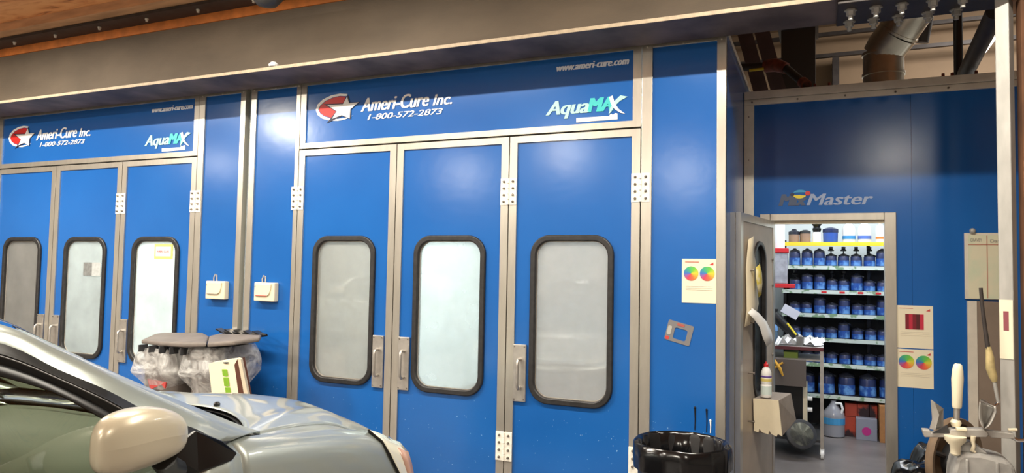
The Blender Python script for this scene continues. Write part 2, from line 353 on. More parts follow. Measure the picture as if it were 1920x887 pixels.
def booth(dx, label, film, side):
    """dx: shift from the right booth"""
    e = [x+dx for x in V5]; L, R = e[0]-.556, e[3]+.56
    t = thing('spray_booth', label, 'paint booth', ((L+R)/2, Y0, 0))
    # shell
    k = M(); k.box(L, L+.05, Y0+.05, 12, 0, TOP); k.box(R-.05, R-.003, Y0+.05, 12, 0, TOP); k.box(L+.05, R-.05, 11.95, 12, 0, TOP); k.box(L+.05, R-.05, Y0+.05, 12, TOP-.04, TOP)
    k.build('booth_shell', WHITE, t)
    if side:
        k = M(); k.box(R-.003, R, Y0+.02, 8.5, 0, TOP); k.build('side_wall', BLUE, t)
        k = M(); k.box(R-.01, R+.012, Y0, 8.5, TOP-.03, TOP+.012); k.build('roof_trim', ALU, t)
    # fixed panels beside the doors
    def post(x0, x1, a, b):
        p = M().box(x0+.01, x1-.01, Y0, Y0+.045, 0, SIGN1).build('fixed_panel', BLUE, t)
        k = M(); k.box(x0, x0+a, Y0-.014, Y0+.04, 0, TOP); k.box(x1-b, x1, Y0-.014, Y0+.04, 0, TOP); k.box(x0+a, x1-b, Y0-.012, Y0+.04, SIGN1, TOP)
        k.build('panel_frame', ALU, p, bevel=.002)
        for q in (x0+a*.5, x1-b*.5, (x0+x1)/2):
            M().cyl((q, Y0-.018, TOP-.05), (q, Y0-.012, TOP-.05), .006, n=8).build('screw', WHITEM, p)
        return p
    post(L+.004, e[0]-.003, .062, .042)
    post(e[3]+.003, R, .072, .058)
    # header with signs
    h = M().box(e[0]+.02, e[3]-.02, Y0, Y0+.045, SIGN0-.02, SIGN1).build('header_panel', BLUE, t)
    k = M(); k.ring(rr((e[0]+e[3])/2, (HEAD+TOP)/2+.003, e[3]-e[0]-.004, TOP-HEAD-.008, .001, 1), rr((e[0]+e[3])/2, (SIGN0+SIGN1)/2, e[3]-e[0]-.12, SIGN1-SIGN0, .001, 1), Y0-.012, Y0+.04)
    k.build('header_frame', ALU, h, bevel=.002)
    star_logo(h, dx)
    text('company_lettering', 'Ameri-Cure', WHT_LET, h, -3.44+dx, -2.805+dx, 2.905, .110, Y0-.004, .28, .028)
    text('company_lettering', 'Inc.', WHT_LET, h, -2.765+dx, -2.60+dx, 2.905, .085, Y0-.004, .28, .026)
    text('phone_lettering', '1-800-572-2873', WHT_LET, h, -3.375+dx, -2.68+dx, 2.832, .046, Y0-.004, .28, .03)
    text('web_lettering', 'www.ameri-cure.com', mat('pale lettering', srgb(226, 230, 240), .5), h, -1.74+dx, -1.21+dx, 3.075, .047, Y0-.004, .28, .05)
    max_logo(h, dx)
    k = M(); k.box(e[0]-.03, e[3]+.03, Y0+.046, Y0+.05, HEAD-.03, HEAD+.03)  # black strips added behind the seams to stop booth light leaking
    for q in e: k.box(q-.03, q+.03, Y0+.047, Y0+.05, 0, HEAD)
    k.build('seam_light_stop', BLACK, t)
    # doors
    for i in range(3):
        a, b = e[i]+.004, e[i+1]-.004; z0, z1 = .004, HEAD-.006; cx = (a+b)/2
        fw = .060
        wz0, wz1, ww = .684, 1.886, .62
        wc = (wz0+wz1)/2; wh = wz1-wz0
        d = M().ring(rr(cx, (z0+z1)/2, b-a-.03, z1-z0-.03, .002), rr(cx, wc, ww-.05, wh-.05, .12), Y0, Y0+.04).build('door_leaf', BLUE, t)
        # mitred frame bars
        k = M(); k.ring(rr(cx, (z0+z1)/2, b-a, z1-z0, .001, 1), rr(cx, (z0+z1)/2, b-a-2*fw, z1-z0-2*.05, .001, 1), Y0-.013, Y0+.042)
        k.build('door_frame', ALU, d, bevel=.002)
        k = M(); k.ring(rr(cx, wc, ww, wh, .145, 9), rr(cx, wc, ww-.085, wh-.085, .11, 9), Y0-.022, Y0+.045)
        k.build('window_gasket', RUBBER, d, bevel=.008, smooth=50)
        M().prism(rr(cx, wc, ww-.07, wh-.07, .115, 9), Y0+.012, Y0+.018).build('window_pane', film[i], d)
        k = M(); k.ring(rr(cx, wc, ww-.086, wh-.086, .108, 9), rr(cx, wc, ww-.097, wh-.097, .103, 9), Y0+.006, Y0+.012)
        k.build('pane_bead', ALUH, d)
        # pull handle on its plate
        px0 = b-fw-.112 if i == 0 else a+fw-.002
        M().box(px0, px0+.10, Y0-.020, Y0-.001, .684, 1.093).build('handle_plate', STEEL, d, bevel=.003)
        hx = px0+.058; y = Y0-.02
        pts = [(hx, y, .985), (hx, y-.035, .990), (hx, y-.052, .975), (hx, y-.055, .95), (hx, y-.055, .82), (hx, y-.052, .795), (hx, y-.035, .78), (hx, y, .785)]
        M().tube(pts, .011, 10).build('pull_handle', STEEL, d, smooth=50)
        for sx in (px0+.012, px0+.088):
            for sz in (.70, 1.077):
                M().cyl((sx, Y0-.024, sz), (sx, Y0-.019, sz), .005, n=8).build('screw', BOLT, d)
        # hinges
        hs = []
        if i == 1: hs = [(e[2], 0)]
        if i == 2: hs = [(e[3], 0)]
        if i == 0 : hs = [(e[0], 0)]
        for hx, _ in hs:
            for hz0, hz1 in ((2.108, 2.306), (.25, .456)):
                k = M(); y = Y0-.013
                for sgn in (-1, 1):
                    xa, xb = sorted((hx+sgn*.004, hx+sgn*.064)); k.box(xa, xb, y-.006, y, hz0, hz1)
                n = 5; hh = (hz1-hz0)/n
                for q in range(n):
                    k.cyl((hx, y-.008, hz0+q*hh+.002), (hx, y-.008, hz0+(q+1)*hh-.002), .009, n=10)
                o = k.build('hinge', HINGE, d, bevel=.001)
                for sgn in (-1, 1):
                    for q in range(4):
                        zz = hz0+.025+q*(hz1-hz0-.05)/3; xx = hx+sgn*.036
                        M().lathe([(.0095, 0), (.0095, .006), (.006, .010), (.005, .018), (0, .019)], (xx, y-.006, zz), 8, Matrix.Rotation(math.pi/2, 4, 'X')).build('hinge_bolt', BOLT, d)
    return t
FA = glass('dim grey pane', (.40, .40, .40, 1), .06, srgb(170, 167, 162), .62, .8)  # tint and film per pane also carry how bright each window looks
FB = glass('hazy pane', (.9, .92, .92, 1), .05, srgb(200, 206, 204), .6, .8)
FC = glass('clear white-lit pane', (.96, .98, .98, 1), .05, srgb(232, 240, 238), .6, .8)
GA = glass('hazed grey pane', (.62, .63, .62, 1), .03, srgb(206, 206, 200), .60, 2.2)
GB = glass('pale hazed pane', (.86, .9, .9, 1), .04, srgb(190, 196, 194), .42, 1.0)
GC = glass('greyed pane', (.74, .75, .75, 1), .04, srgb(196, 192, 188), .48, 1.4)
booth(0, 'blue paint booth with three door leaves right of the pair of wall boxes', (GA, GB, GC), True)
booth(-4.12, 'far blue paint booth behind the silver car and grey bins', (FA, FB, FC), False)
for x, wt in ((-2.6, 190), (-6.7, 520)):
    area('booth_light', (x, 7.2, 3.1), 2.4, 3.6, wt, (1, 1, .95))
    area('booth_light', (x, 5.6, 3.1), 2.4, .5, wt*.35, (1, 1, .95))
# drips on the right fixed panel
for (x, z0, z1, m_, nm) in ((at(1303, 780).x, at(1303, 806).z, at(1303, 764).z, BLACK, 'leftmost black drip'), (at(1325, 780).x, at(1325, 810).z, at(1325, 768).z, BLACK, 'black drip right of centre'), (at(1332, 800).x, at(1332, 812).z, at(1331, 788).z, WHT_LET, 'white streak')):
    k = M(); k.tube([(x, Y0-.001, z1), (x+.002, Y0-.002, (z0+z1)/2), (x, Y0-.001, z0)], [.006, .0035, .003], 8); k.lathe([(0, -.006), (.009, 0), (0, .008)], (x, Y0-.002, z1), 8)
    tag(k.build('paint_drip', m_, smooth=60), nm+' of paint on the blue panel above the black bin', 'paint drip', 'paint drips above the bin')
# wall boxes
for i, (x0, x1) in enumerate(((-5.025, -4.80), (-4.465, -4.24))):
    lab = ['cream wall control box on the narrow blue panel of the far booth', 'cream wall control box on the narrow blue panel left of the near booth doors'][i]
    t = thing('wall_control_box', lab, 'control box', ((x0+x1)/2, Y0, 1.40), 'control boxes on the narrow panels')
    z0, z1 = 1.325, 1.485
    M().box(x0, x1, Y0-.055, Y0-.0005, z0, z1).build('box_body', CREAM, t, bevel=.008)
    pts = [(x0+.02, z0+.045), (x1-.075, z0+.045), (x1-.05, z0+.06), (x1-.035, z0+.10), (x1-.03, z1-.012), (x0+.015, z1-.012)]
    M().prism(pts, Y0-.066, Y0-.054).build('cover_plate', CREAM, t, bevel=.005)
    M().box(x0+.03, x1-.075, Y0-.0665, Y0-.0655, z0+.045, z0+.050).build('cover_line', [ALUH, INKRED][i], t)
    text('printed_mark', '4', INK, t, x0+.018, x0+.03, z1-.045, .02, Y0-.0665)
    M().tube([(x0+.06, Y0-.02, z1-.004), (x0+.058, Y0-.02, z1+.03), (x0+.066, Y0-.012, z1+.06), (x0+.075, Y0-.002, z1+.052), (x0+.078, Y0-.002, z1+.0)], .006, 8).build('cable', ALUH, t, smooth=60)
# papers on panels
def wheel_mat():
    m, t, b = nt('printed colour wheel')
    tc = t.nodes.new('ShaderNodeTexCoord'); g = t.nodes.new('ShaderNodeTexGradient'); g.gradient_type = 'RADIAL'
    mp = t.nodes.new('ShaderNodeMapping'); t.links.new(tc.outputs['Generated'], mp.inputs[0])
    mp.inputs['Location'].default_value = (-.5, .5, 0); mp.inputs['Rotation'].default_value = (math.pi/2, 0, 0)
    t.links.new(mp.outputs[0], g.inputs[0])
    r = t.nodes.new('ShaderNodeValToRGB'); t.links.new(g.outputs[1], r.inputs[0])
    cs = [(0, (60, 110, 190)), (.17, (60, 170, 120)), (.35, (110, 190, 60)), (.5, (210, 200, 60)), (.68, (235, 110, 60)), (.84, (205, 60, 90)), (1, (60, 110, 190))]
    e = r.color_ramp.elements; e[0].color = srgb(*cs[0][1]); e[1].color = srgb(*cs[-1][1])
    for p, c in cs[1:-1]: q = e.new(p); q.color = srgb(*c)
    t.links.new(r.outputs[0], b.inputs['Base Color']); b.inputs['Roughness'].default_value = .6
    return m
WHEEL = wheel_mat()
def notice(x0, x1, z0, z1, y, lab, kind, tiltx=0.):
    t = thing('paper_notice', lab, 'paper notice', ((x0+x1)/2, y, z0), 'paper notices on the blue walls')
    w_, h_ = x1-x0, z1-z0
    M().box(x0, x1, y-.003, y-.0002, z0, z1).build('sheet', PAPER, t)
    yy = y-.0045
    M().prism([(x1-.045, z1-.038), (x1-.018, z1-.022), (x1-.018, z1-.040)], yy, yy+.002).build('red_mark', INKRED, t)
    M().box(x0+.02, x0+.11, yy, yy+.002, z1-.022, z1-.018).build('heading_line', INKRED, t)
    if kind == 'wheel':
        for q in (.27, .74):
            M().lathe([(.0, 0), (.047*w_/.22, 0), (.047*w_/.22, .002), (0, .002)], (x0+w_*q, yy+.001, z1-h_*.33), 28, Matrix.Rotation(math.pi/2, 4, 'X')).build('colour_wheel', WHEEL, t)
    else:
        a = [REDPL, MAROON, INKRED, MAROON, LOGO_RED]; cw = w_*.5/5
        for q in range(5):
            M().box(x0+w_*.25+q*cw, x0+w_*.25+(q+1)*cw, yy, yy+.002, z1-h_*.56, z1-h_*.2).build('colour_stripe', [MAROON, mat('stripe red', srgb(186, 34, 60), .6), MAROON, mat('stripe brown', srgb(84, 18, 24), .6), mat('stripe crimson', srgb(196, 40, 66), .6)][q], t)
    for q in (.62, .66, .70):
        M().box(x0+w_*.12, x1-w_*.1, yy, yy+.002, z1-h_*q-.002, z1-h_*q).build('text_line', mat('faint print', srgb(205, 196, 176), .7), t)
    return t
notice(-.835, -.615, 1.435, 1.725, Y0, 'cream notice with two colour wheels on the near booth, left of the open door', 'wheel')
D2 = 5.94
notice(.522, .745, -.512*1+1.62-.0, 1.62-.197*1+.0, D2, 'notice with dark red stripes right of the mixing room doorway', 'stripe') if False else None
p0 = at(1680, 572, D2); p1 = at(1750, 656, D2); p2 = at(1751, 730, D2)
notice(p0.x, p1.x, p1.z+.004, p0.z, D2, 'cream notice with dark red stripe block beside the mixing room doorway', 'stripe')
notice(p0.x, p1.x, p2.z, p1.z-.004, D2, 'cream notice with two colour wheels beneath the red striped notice', 'wheel')
# rotated sticker frame
t = thing('sticker', 'tilted grey square sticker with a cut-out centre on the near booth panel', 'sticker', (-.85, Y0, 1.235))
mt = Matrix.Translation((-.852, Y0-.002, 1.235)) @ Matrix.Rotation(math.radians(14), 4, 'Y')
M().ring(rr(0, 0, .170, .135, .01, 3), rr(.01, -.008, .085, .075, .012, 3), -.0015, .0015, mt).build('sticker_frame', mat('grey vinyl', srgb(120, 118, 120), .5), t)
M().prism(rr(-.065, -.0, .026, .06, .008, 3), -.003, -.0014, mt).build('pale_patch', mat('pale print', srgb(170, 170, 165), .5), t)
M().prism(rr(-.068, -.052, .026, .022, .008, 3), -.003, -.0014, mt).build('red_spot', INKRED, t)
M().prism(rr(.0, .052, .05, .016, .006, 3), -.003, -.0014, mt).build('red_line', mat('dull red print', srgb(170, 84, 76), .5), t)
# window stickers on the far booth
k = M(); k.box(-5.755, -5.52, Y0+.004, Y0+.010, 1.675, 1.815)
t = thing('window_label', 'yellow bordered label inside the bright right window of the far booth', 'label', (-5.64, Y0+.007, 1.675))
k.build('label_border', mat('yellow print', srgb(222, 210, 120), .6), t)
M().box(-5.735, -5.54, Y0+.002, Y0+.004, 1.70, 1.79).build('label_face', PAPERW, t)
text('label_lettering', 'AMERI-CURE', INKRED, t, -5.72, -5.56, 1.735, .018, Y0+.001)
t = thing('window_patch', 'small grey smudged patch on the middle window of the far booth', 'sticker', (-6.62, Y0+.007, 1.5))
q0 = atz(156, 492); q1 = atz(187, 518)
M().box(q0[0], (q0[0]+q1[0])/2, Y0+.005, Y0+.010, q1[1], q0[1]).build('dark_half', mat('grey film', srgb(120, 122, 122), .6, noise=.2, nscale=30), t)
M().box((q0[0]+q1[0])/2, q1[0], Y0+.005, Y0+.010, q1[1], q0[1]).build('pale_half', mat('pale grey film', srgb(176, 180, 180), .6, noise=.1, nscale=30), t)
# ------------------------------------------------------------------ mixing room
MX0, MX1 = -.553, 1.45
mr_ = thing('mixing_room', 'blue paint mixing room with white rim and open doorway', 'mixing room', ((MX0+MX1)/2, D2, 0))
CAPZ = 2.995; RZ = 3.105
do0, do1, dt = -.433, .525, 2.112      # outside of the door frame
k = M(); k.box(MX0+.03, do0+.01, D2, D2+.05, 0, CAPZ); k.box(do0+.01, do1-.01, D2, D2+.05, dt-.01, CAPZ); k.box(do1-.01, .628, D2, D2+.05, 0, CAPZ); k.box(.6295, MX1, D2, D2+.05, 0, CAPZ)
k.build('front_wall', BLUE, mr_)
k = M(); k.box(MX0, MX0+.075, D2-.02, D2+.05, 0, CAPZ+.0); k.build('corner_trim', WHITEM, mr_, bevel=.003)
k = M(); k.box(MX0, MX1, D2-.02, D2+.05, CAPZ, CAPZ+.045); k.box(MX0, MX1, D2-.028, D2+.05, CAPZ+.048, RZ); k.build('roof_rim', WHITEM, mr_, bevel=.003)
for x in [MX0+.06+.34*i for i in range(6)]:
    M().cyl((x, D2-.026, CAPZ+.022), (x, D2-.019, CAPZ+.022), .008, n=8).build('screw', BOLT, mr_)
for z in (2.9, 2.55, 2.1, 1.7): M().cyl((MX0+.035, D2-.026, z), (MX0+.035, D2-.019, z), .006, n=8).build('screw', BOLT, mr_)
k = M(); k.box(MX0, MX0+.02, D2+.05, 8.6, 0, RZ); k.box(1.43, MX1, D2+.05, 8.6, 0, RZ); k.box(MX0, MX1, 8.58, 8.62, 0, RZ); k.box(MX0, MX1, D2+.05, 8.6, RZ-.04, RZ)
k.box(.6, .66, D2+.051, D2+.07, 0, CAPZ); k.build('room_shell', WHITE, mr_)  # narrow strip added behind the wall seam to block leaking room light
fwid = .078
df = M(); df.box(do0, do0+fwid, D2-.025, D2+.06, 0, dt); df.box(do1-fwid, do1, D2-.025, D2+.06, 0, dt); df.box(do0+fwid, do1-fwid, D2-.025, D2+.06, dt-.055, dt)
dfo = df.build('door_frame', ALU, mr_, bevel=.004)
M().box(do0+fwid, do1-fwid, D2+.01, D2+.05, dt-.078, dt-.056).build('door_stop', CREAM, dfo)
# open door leaf
A = Vector((-.352, 5.90, 0)); B = Vector((-.520, 4.99, 0))
ux = (B-A).normalized(); Lw = (B-A).length; ang = math.atan2(ux.y, ux.x)
mtd = Matrix.Translation(A) @ Matrix.Rotation(ang, 4, 'Z')   # local x along the leaf, local y across it
dl = M().ring(rr(Lw/2, 1.035, Lw-.03, 1.99, .002, 6), rr(Lw*.47, 1.30, .30, 1.12, .145, 6), -.012, .030, mtd)
dlo = dl.build('door_leaf', mat('dirty grey door skin', srgb(176, 164, 150), .5, .2, noise=.1, nscale=4), mr_)
k = M(); k.ring(rr(Lw/2, 1.035, Lw, 2.03, .001, 1), rr(Lw/2, 1.035, Lw-.11, 1.92, .001, 1), .0, .036, mtd); k.ring(rr(Lw/2, 1.035, Lw, 2.03, .001, 1), rr(Lw/2, 1.035, Lw-.03, 1.99, .001, 1), -.045, -.005, mtd)
k.build('leaf_frame', ALU, dlo, bevel=.003)
k = M(); k.ring(rr(Lw*.47, 1.30, .33, 1.15, .155, 8), rr(Lw*.47, 1.30, .27, 1.09, .13, 8), -.02, .042, mtd)
k.build('window_gasket', RUBBER, dlo, bevel=.006)
M().prism(rr(Lw*.47, 1.30, .29, 1.11, .14, 8), .008, .014, mtd).build('window_pane', mat('near-black door pane', srgb(22, 24, 26), .25), dlo)  # pane coloured near black
for zz in (1.66, 1.30, .95, .62):
    k = M(); k.cyl(mtd @ Vector((Lw*.80, .034, zz)), mtd @ Vector((Lw*.80, .075, zz)), .006, n=8); k.cyl(mtd @ Vector((Lw*.80, .075, zz-.0)), mtd @ Vector((Lw*.80, .078, zz)), .010, n=8)
    k.build('peg', BOLT, dlo)
for zz in (1.75, 1.55, 1.02, .7):
    M().cyl(mtd @ Vector((.08, .034, zz)), mtd @ Vector((.08, .044, zz)), .009, n=8).build('screw', BOLT, dlo)
# lettering over the door
text('room_lettering', 'Mix', LET_DARK, mr_, -.285, -.09, 2.178, .09, D2-.003, .28, .06)
text('room_lettering', 'Master', LET_GREY, mr_, -.085, .372, 2.178, .088, D2-.003, .28, .03)
def arc(cx, cz, a, b, t0, t1, wd, m, nm):
    o = []; i_ = []
    for q in range(13):
        th = math.radians(t0+(t1-t0)*q/12); tw = wd*math.sin(math.pi*q/12)*.5+wd*.15
        o.append((cx+(a+tw)*math.cos(th), cz+(b+tw)*math.sin(th))); i_.append((cx+(a-tw)*math.cos(th), cz+(b-tw)*math.sin(th)))
    M().prism(o+i_[::-1], D2-.005, D2-.003).build(nm, m, mr_)
gx, gz = -.135, 2.268
arc(gx, gz, .052, .022, 20, 160, .016, mat('logo blue', srgb(40, 150, 200), .4), 'palette_mark')
arc(gx, gz, .052, .022, 200, 320, .022, YELLOW, 'palette_mark')
M().prism(rr(gx-.058, gz-.004, .03, .022, .010, 4), D2-.006, D2-.003).build('palette_mark', LOGO_BLK, mr_)
M().prism(rr(gx+.055, gz+.004, .038, .034, .016, 4), D2-.006, D2-.003).build('palette_mark', LOGO_RED, mr_)
area('mixing_room_light', (.35, 7.0, 3.0), 1.3, 1.2, 30, (.96, .97, 1))
# things on the door leaf
t = thing('door_caddy', 'cream and grey caddy box with a jagged lip fixed low on the open door', 'caddy', tuple(mtd @ Vector((Lw*.42, .16, .55))))
k = M()
def dp(u, v, z): return mtd @ Vector((u, v, z))
bx = [dp(.25, .04, .76), dp(.62, .04, .76), dp(.62, .21, .765), dp(.25, .21, .765)]
bb = [dp(.30, .04, .56), dp(.60, .04, .52), dp(.60, .23, .52), dp(.27, .25, .58)]
k.add(bx+bb, [(0, 1, 5, 4), (1, 2, 6, 5), (2, 3, 7, 6), (3, 0, 4, 7), (4, 5, 6, 7), (0, 1, 2, 3)])
k.build('caddy_body', mat('grey caddy side', srgb(140, 128, 116), .6, noise=.1, nscale=14), t, bevel=.004)
nrm = .008
P = [(.0, 1), (1, 1), (1, .0), (.86, .06), (.80, -.03), (.62, .03), (.56, .12), (.52, .0), (.3, .04), (.2, .13), (.16, .02), (.0, .05)]
def lip(u, v, off):
    lo = bb[1].lerp(bb[2], u); hi = bx[1].lerp(bx[2], u); p = lo.lerp(hi, v); return p + ux*off
n = len(P); k = M(); k.add([lip(a_, b_, .002) for a_, b_ in P]+[lip(a_, b_, .012) for a_, b_ in P], [tuple(range(n)), tuple(range(2*n-1, n-1, -1))]+[(i, i+n, (i+1) % n+n, (i+1) % n) for i in range(n)])
k.build('jagged_lip', CREAM, t)
c0 = dp(.56, .11, .768)
t = thing('squeeze_bottle', 'white squeeze bottle with red cap standing on the door caddy', 'bottle', tuple(c0))
M().lathe([(.034, 0), (.037, .006), (.037, .085), (.033, .09), (.036, .098), (.036, .135), (.031, .14), (.036, .15), (.034, .175), (.024, .20), (.014, .208), (.014, .215)], c0, 22).build('bottle_body', PAPERW, t, smooth=40)
M().lathe([(.016, .214), (.016, .232), (.007, .236), (.005, .248), (0, .249)], c0, 16).build('cap', REDPL, t, smooth=40)
M().lathe([(.0375, .142), (.0375, .150)], c0, 22).build('purple_band', mat('purple print', srgb(92, 60, 150), .5), t)
M().lathe([(.0372, .112), (.0372, .132)], c0, 22).build('yellow_label', mat('yellow label print', srgb(214, 196, 110), .5), t)
M().lathe([(.0374, .02), (.0374, .08)], c0, 22).build('pale_label', mat('pale aqua label', srgb(206, 222, 218), .5), t)
def curled(name, lab, pts, wdt, m, cat='paper'):
    # strip of sheet: pts = (u, v, z) centre line on the door, wide along the leaf
    rows = []
    for u, v, z, ws in pts:
        rows.append([dp(u-wdt*ws/2, v+.006*math.sin(3*z*9), z), dp(u, v+.012, z-.01), dp(u+wdt*ws/2, v, z-.03)])
    return tag(M().sheet(rows).build(name, m, None, solid=.002, smooth=80, recalc=False), lab, cat)
curled('hanging_rag', 'long cream masking paper hanging on the open door left of its dark window', [(.74, .05, 1.90, .5), (.72, .045, 1.80, .8), (.70, .04, 1.70, 1.1), (.68, .045, 1.55, 1.3), (.69, .05, 1.42, 1.3), (.72, .04, 1.30, 1.2)], .22, CREAM)
o = curled('paper_card', 'small pale card with yellow patch pinned on the hanging paper', [(.66, .075, 1.71, .5), (.64, .08, 1.64, 1), (.62, .085, 1.57, 1), (.62, .08, 1.50, .3)], .15, mat('pale card', srgb(226, 214, 170), .6, noise=.0, col2=srgb(214, 196, 90), nscale=9, thr=(.5, .56)))
curled('paper_strip', 'white curled paper strip hanging low on the open door', [(.80, .06, 1.40, .5), (.72, .085, 1.36, .9), (.64, .11, 1.30, 1.1), (.58, .12, 1.22, 1.2), (.54, .13, 1.16, 1.0)], .17, PAPERW)
# ------------------------------------------------------------------ shelf rack with toner
SY0, SY1 = 8.0, 8.36
rack = thing('shelf_rack', 'black shelf rack of toner bottles at the back of the mixing room', 'shelf', (.45, 8.2, 0))
SX0, SX1 = -.36, 1.30
levels = [1.98, 1.735, 1.482, 1.24, .99, .733, .415]
k = M()
for x in (SX0, SX1-.03, .46):
    k.box(x, x+.03, SY0+.30, SY1, 0, 2.02)
k.build('upright', BLACK, rack)
M().box(SX0, SX1, SY1-.008, SY1, .05, 1.72).build('back_panel', mat('black back panel', srgb(14, 14, 18), .6), rack)
for i, z in enumerate(levels):
    s_ = M().box(SX0, SX1, SY0, SY1, z-.012, z).build('shelf', DARK if i else YELLOW, rack)
    M().box(SX0, SX1, SY0-.012, SY0-.001, z-.035, z+.004).build('shelf_edge', YELLOW if i == 0 else mat('pale label strip', srgb(206, 216, 204), .5, noise=.0, col2=srgb(126, 156, 120), nscale=16, thr=(.55, .62)) , s_)
    if i in (2,):
        for xq in (.02, .19, .36, .52): M().box(xq, xq+.05, SY0-.015, SY0-.012, z-.025, z-.005).build('shelf_tag', REDPL, s_)
TON = mat('blue toner label', srgb(34, 78, 156), .35, noise=.0, col2=srgb(104, 156, 214), nscale=14, thr=(.45, .6))
TOND = mat('navy bottle', srgb(34, 44, 84), .35)
SMOKE = mat('smoked lid', srgb(44, 46, 56), .3)
def toner(h_, r_, spout):
    t = thing('toner_bottle', 'x', 'bottle', (0, 0, 0), 'toner bottles on the shelf rack')
    M().lathe([(r_, 0), (r_, h_*.72), (r_*.86, h_*.80), (r_*.6, h_*.86), (r_*.6, h_*.9)], (0, 0, 0), 14).build('bottle_body', TOND, t, smooth=40)
    M().lathe([(r_*1.012, h_*.06), (r_*1.012, h_*.46)], (0, 0, 0), 14).build('label_band', TON, t, smooth=40)
    k = M(); k.lathe([(r_*.92, h_*.74), (r_*.92, h_*.86), (r_*.4, h_*.95), (r_*.22, h_)], (0, 0, 0), 12)
    if spout: k.cyl((0, 0, h_*.95), (0, 0, h_*1.25), .006, n=6); k.lathe([(.026, h_*1.18), (.030, h_*1.24), (.018, h_*1.34), (.020, h_*1.50), (0, h_*1.52)], (0, 0, 0), 8)
    k.obox((r_*.5, -.02, h_*.86), (r_*1.2, .02, .012), ry=.35)
    k.build('stirring_lid', SMOKE if not spout else BLACK, t, smooth=40)
    return t
def copy_tree(o, loc, lab, group=None, rz=0):
    r = o.copy(); C.objects.link(r); r.location = loc; r['label'] = lab; r.rotation_euler = (0, 0, rz)
    if group: r['group'] = group
    for ch in list(o.children):
        c = ch.copy(); C.objects.link(c); c.parent = r
        for g in list(ch.children):
            q = g.copy(); C.objects.link(q); q.parent = c
    return r
protos = [toner(.150, .056, True), toner(.135, .054, True), toner(.185, .056, False), toner(.12, .055, False), toner(.235, .080, False)]
used = set()
ORD = ['first', 'second', 'third', 'fourth', 'fifth', 'sixth', 'seventh', 'eighth']
ROWN = ['under the yellow shelf', 'in the second row below the yellow shelf', 'in the third row below the yellow shelf', 'in the fourth row below the yellow shelf', 'in the fifth row below the yellow shelf', 'in the lowest row, above the floor']
pat = [[2, 2, 2, 1, 1, 1, 1, 2], [1, 2, 2, 1, 1, 2, 3, 3], [3, 3, 2, 3, 2, 3, 3, 2], [3, 3, 3, 3, 2, 3, 3, 3], [3, 3, 3, 3, 3, 3, 3, 3], [4, 4, 4, 4, 4]]
for ri in range(6):
    z = levels[ri+1]; row = pat[ri]; n = len(row)
    for ci in range(n):
        x = (-.235 + ci*.118) if n == 8 else (-.12 + ci*.19)
        pi_ = row[ci]
        lab = '%s blue toner bottle from the left %s' % (ORD[ci], ROWN[ri])
        if n == 5: lab = '%s large blue toner can from the left %s' % (ORD[ci], ROWN[ri])
        loc = (x+random.uniform(-.006, .006), SY0+(.075 if n == 8 else .10), z); rz = random.uniform(-.6, .6)
        if pi_ not in used:
            o = protos[pi_]; o.location = loc; o['label'] = lab; o.rotation_euler = (0, 0, rz); used.add(pi_)
        else: o = copy_tree(protos[pi_], loc, lab, rz=rz)
        if n == 5: o['group'] = 'large toner cans on the lowest shelf'
    if n == 8 and ri < 2:
        pass
for i_, o in enumerate(protos):
    if i_ not in used:
        for c in list(o.children): bpy.data.objects.remove(c)
        bpy.data.objects.remove(o)
# top shelf
zt = levels[0]; yt = SY0+.12
def jar(name, lab, x, prof, m, capprof=None, cm=None, band=None, bm_=None, cat='container', n=18):
    t = thing(name, lab, cat, (x, yt, zt))
    M().lathe(prof, (x, yt, zt), n).build('body', m, t, smooth=40)
    if capprof: M().lathe(capprof, (x, yt, zt), n).build('lid', cm, t, smooth=40)
    if band: M().lathe(band, (x, yt, zt), n).build('label_band', bm_, t, smooth=40)
    return t
TANCAN = mat('tan tin', srgb(150, 122, 102), .45)
jar('paint_tin', 'tan tin with dark lid at the left end of the yellow shelf', -.245, [(.055, 0), (.055, .09)], TANCAN, [(.057, .09), (.057, .12), (.03, .135), (.02, .15), (0, .15)], SMOKE)
jar('paint_tin', 'second tan tin from the left on the yellow shelf', -.135, [(.053, 0), (.053, .10)], TANCAN, [(.054, .10), (.054, .125), (.02, .14), (0, .14)], DARK)
jar('white_jar', 'white jar with tall black pump top on the yellow shelf', -.022, [(.048, 0), (.048, .10), (.04, .115)], PAPERW, [(.035, .113), (.045, .15), (.03, .17), (.05, .20), (.04, .225), (0, .226)], BLACK)
jar('blue_tub', 'round blue tub with dark rim on the yellow shelf', .11, [(.07, 0), (.072, .11)], mat('blue tub', srgb(48, 84, 168), .4), [(.076, .11), (.076, .145), (.05, .155), (.02, .165), (0, .165)], TOND)
for x, lab, bc in ((.285, 'white jug with narrow light blue label on the yellow shelf', srgb(60, 140, 204)), (.43, 'white jug with wide blue label on the yellow shelf', srgb(84, 116, 200))):
    jar('plastic_jug', lab, x, [(.06, 0), (.062, .13), (.055, .17), (.025, .21), (.022, .225)], PAPERW, [(.026, .222), (.026, .245), (0, .246)], PAPERW, [(.0632, .04), (.0632, .075)], mat('blue label', bc, .5), 'jug')
for i, x in enumerate((.575, .665, .755)):
    jar('white_bottle', '%s white bottle with orange band from the left on the yellow shelf' % ORD[i], x, [(.042, 0), (.042, .16), (.03, .18), (.015, .195)], PAPERW, [(.02, .193), (.02, .215), (0, .216)], WHITEM, [(.0428, .04), (.0428, .065)], mat('orange label', srgb(228, 126, 48), .5), 'bottle')
jar('white_bottle', 'plain white bottle nearest the right door jamb on the yellow shelf', .865, [(.045, 0), (.045, .16), (.03, .18), (.015, .195)], PAPERW, [(.02, .193), (.02, .215), (0, .216)], WHITEM, [(.0455, .04), (.0455, .05)], INKRED, 'bottle')
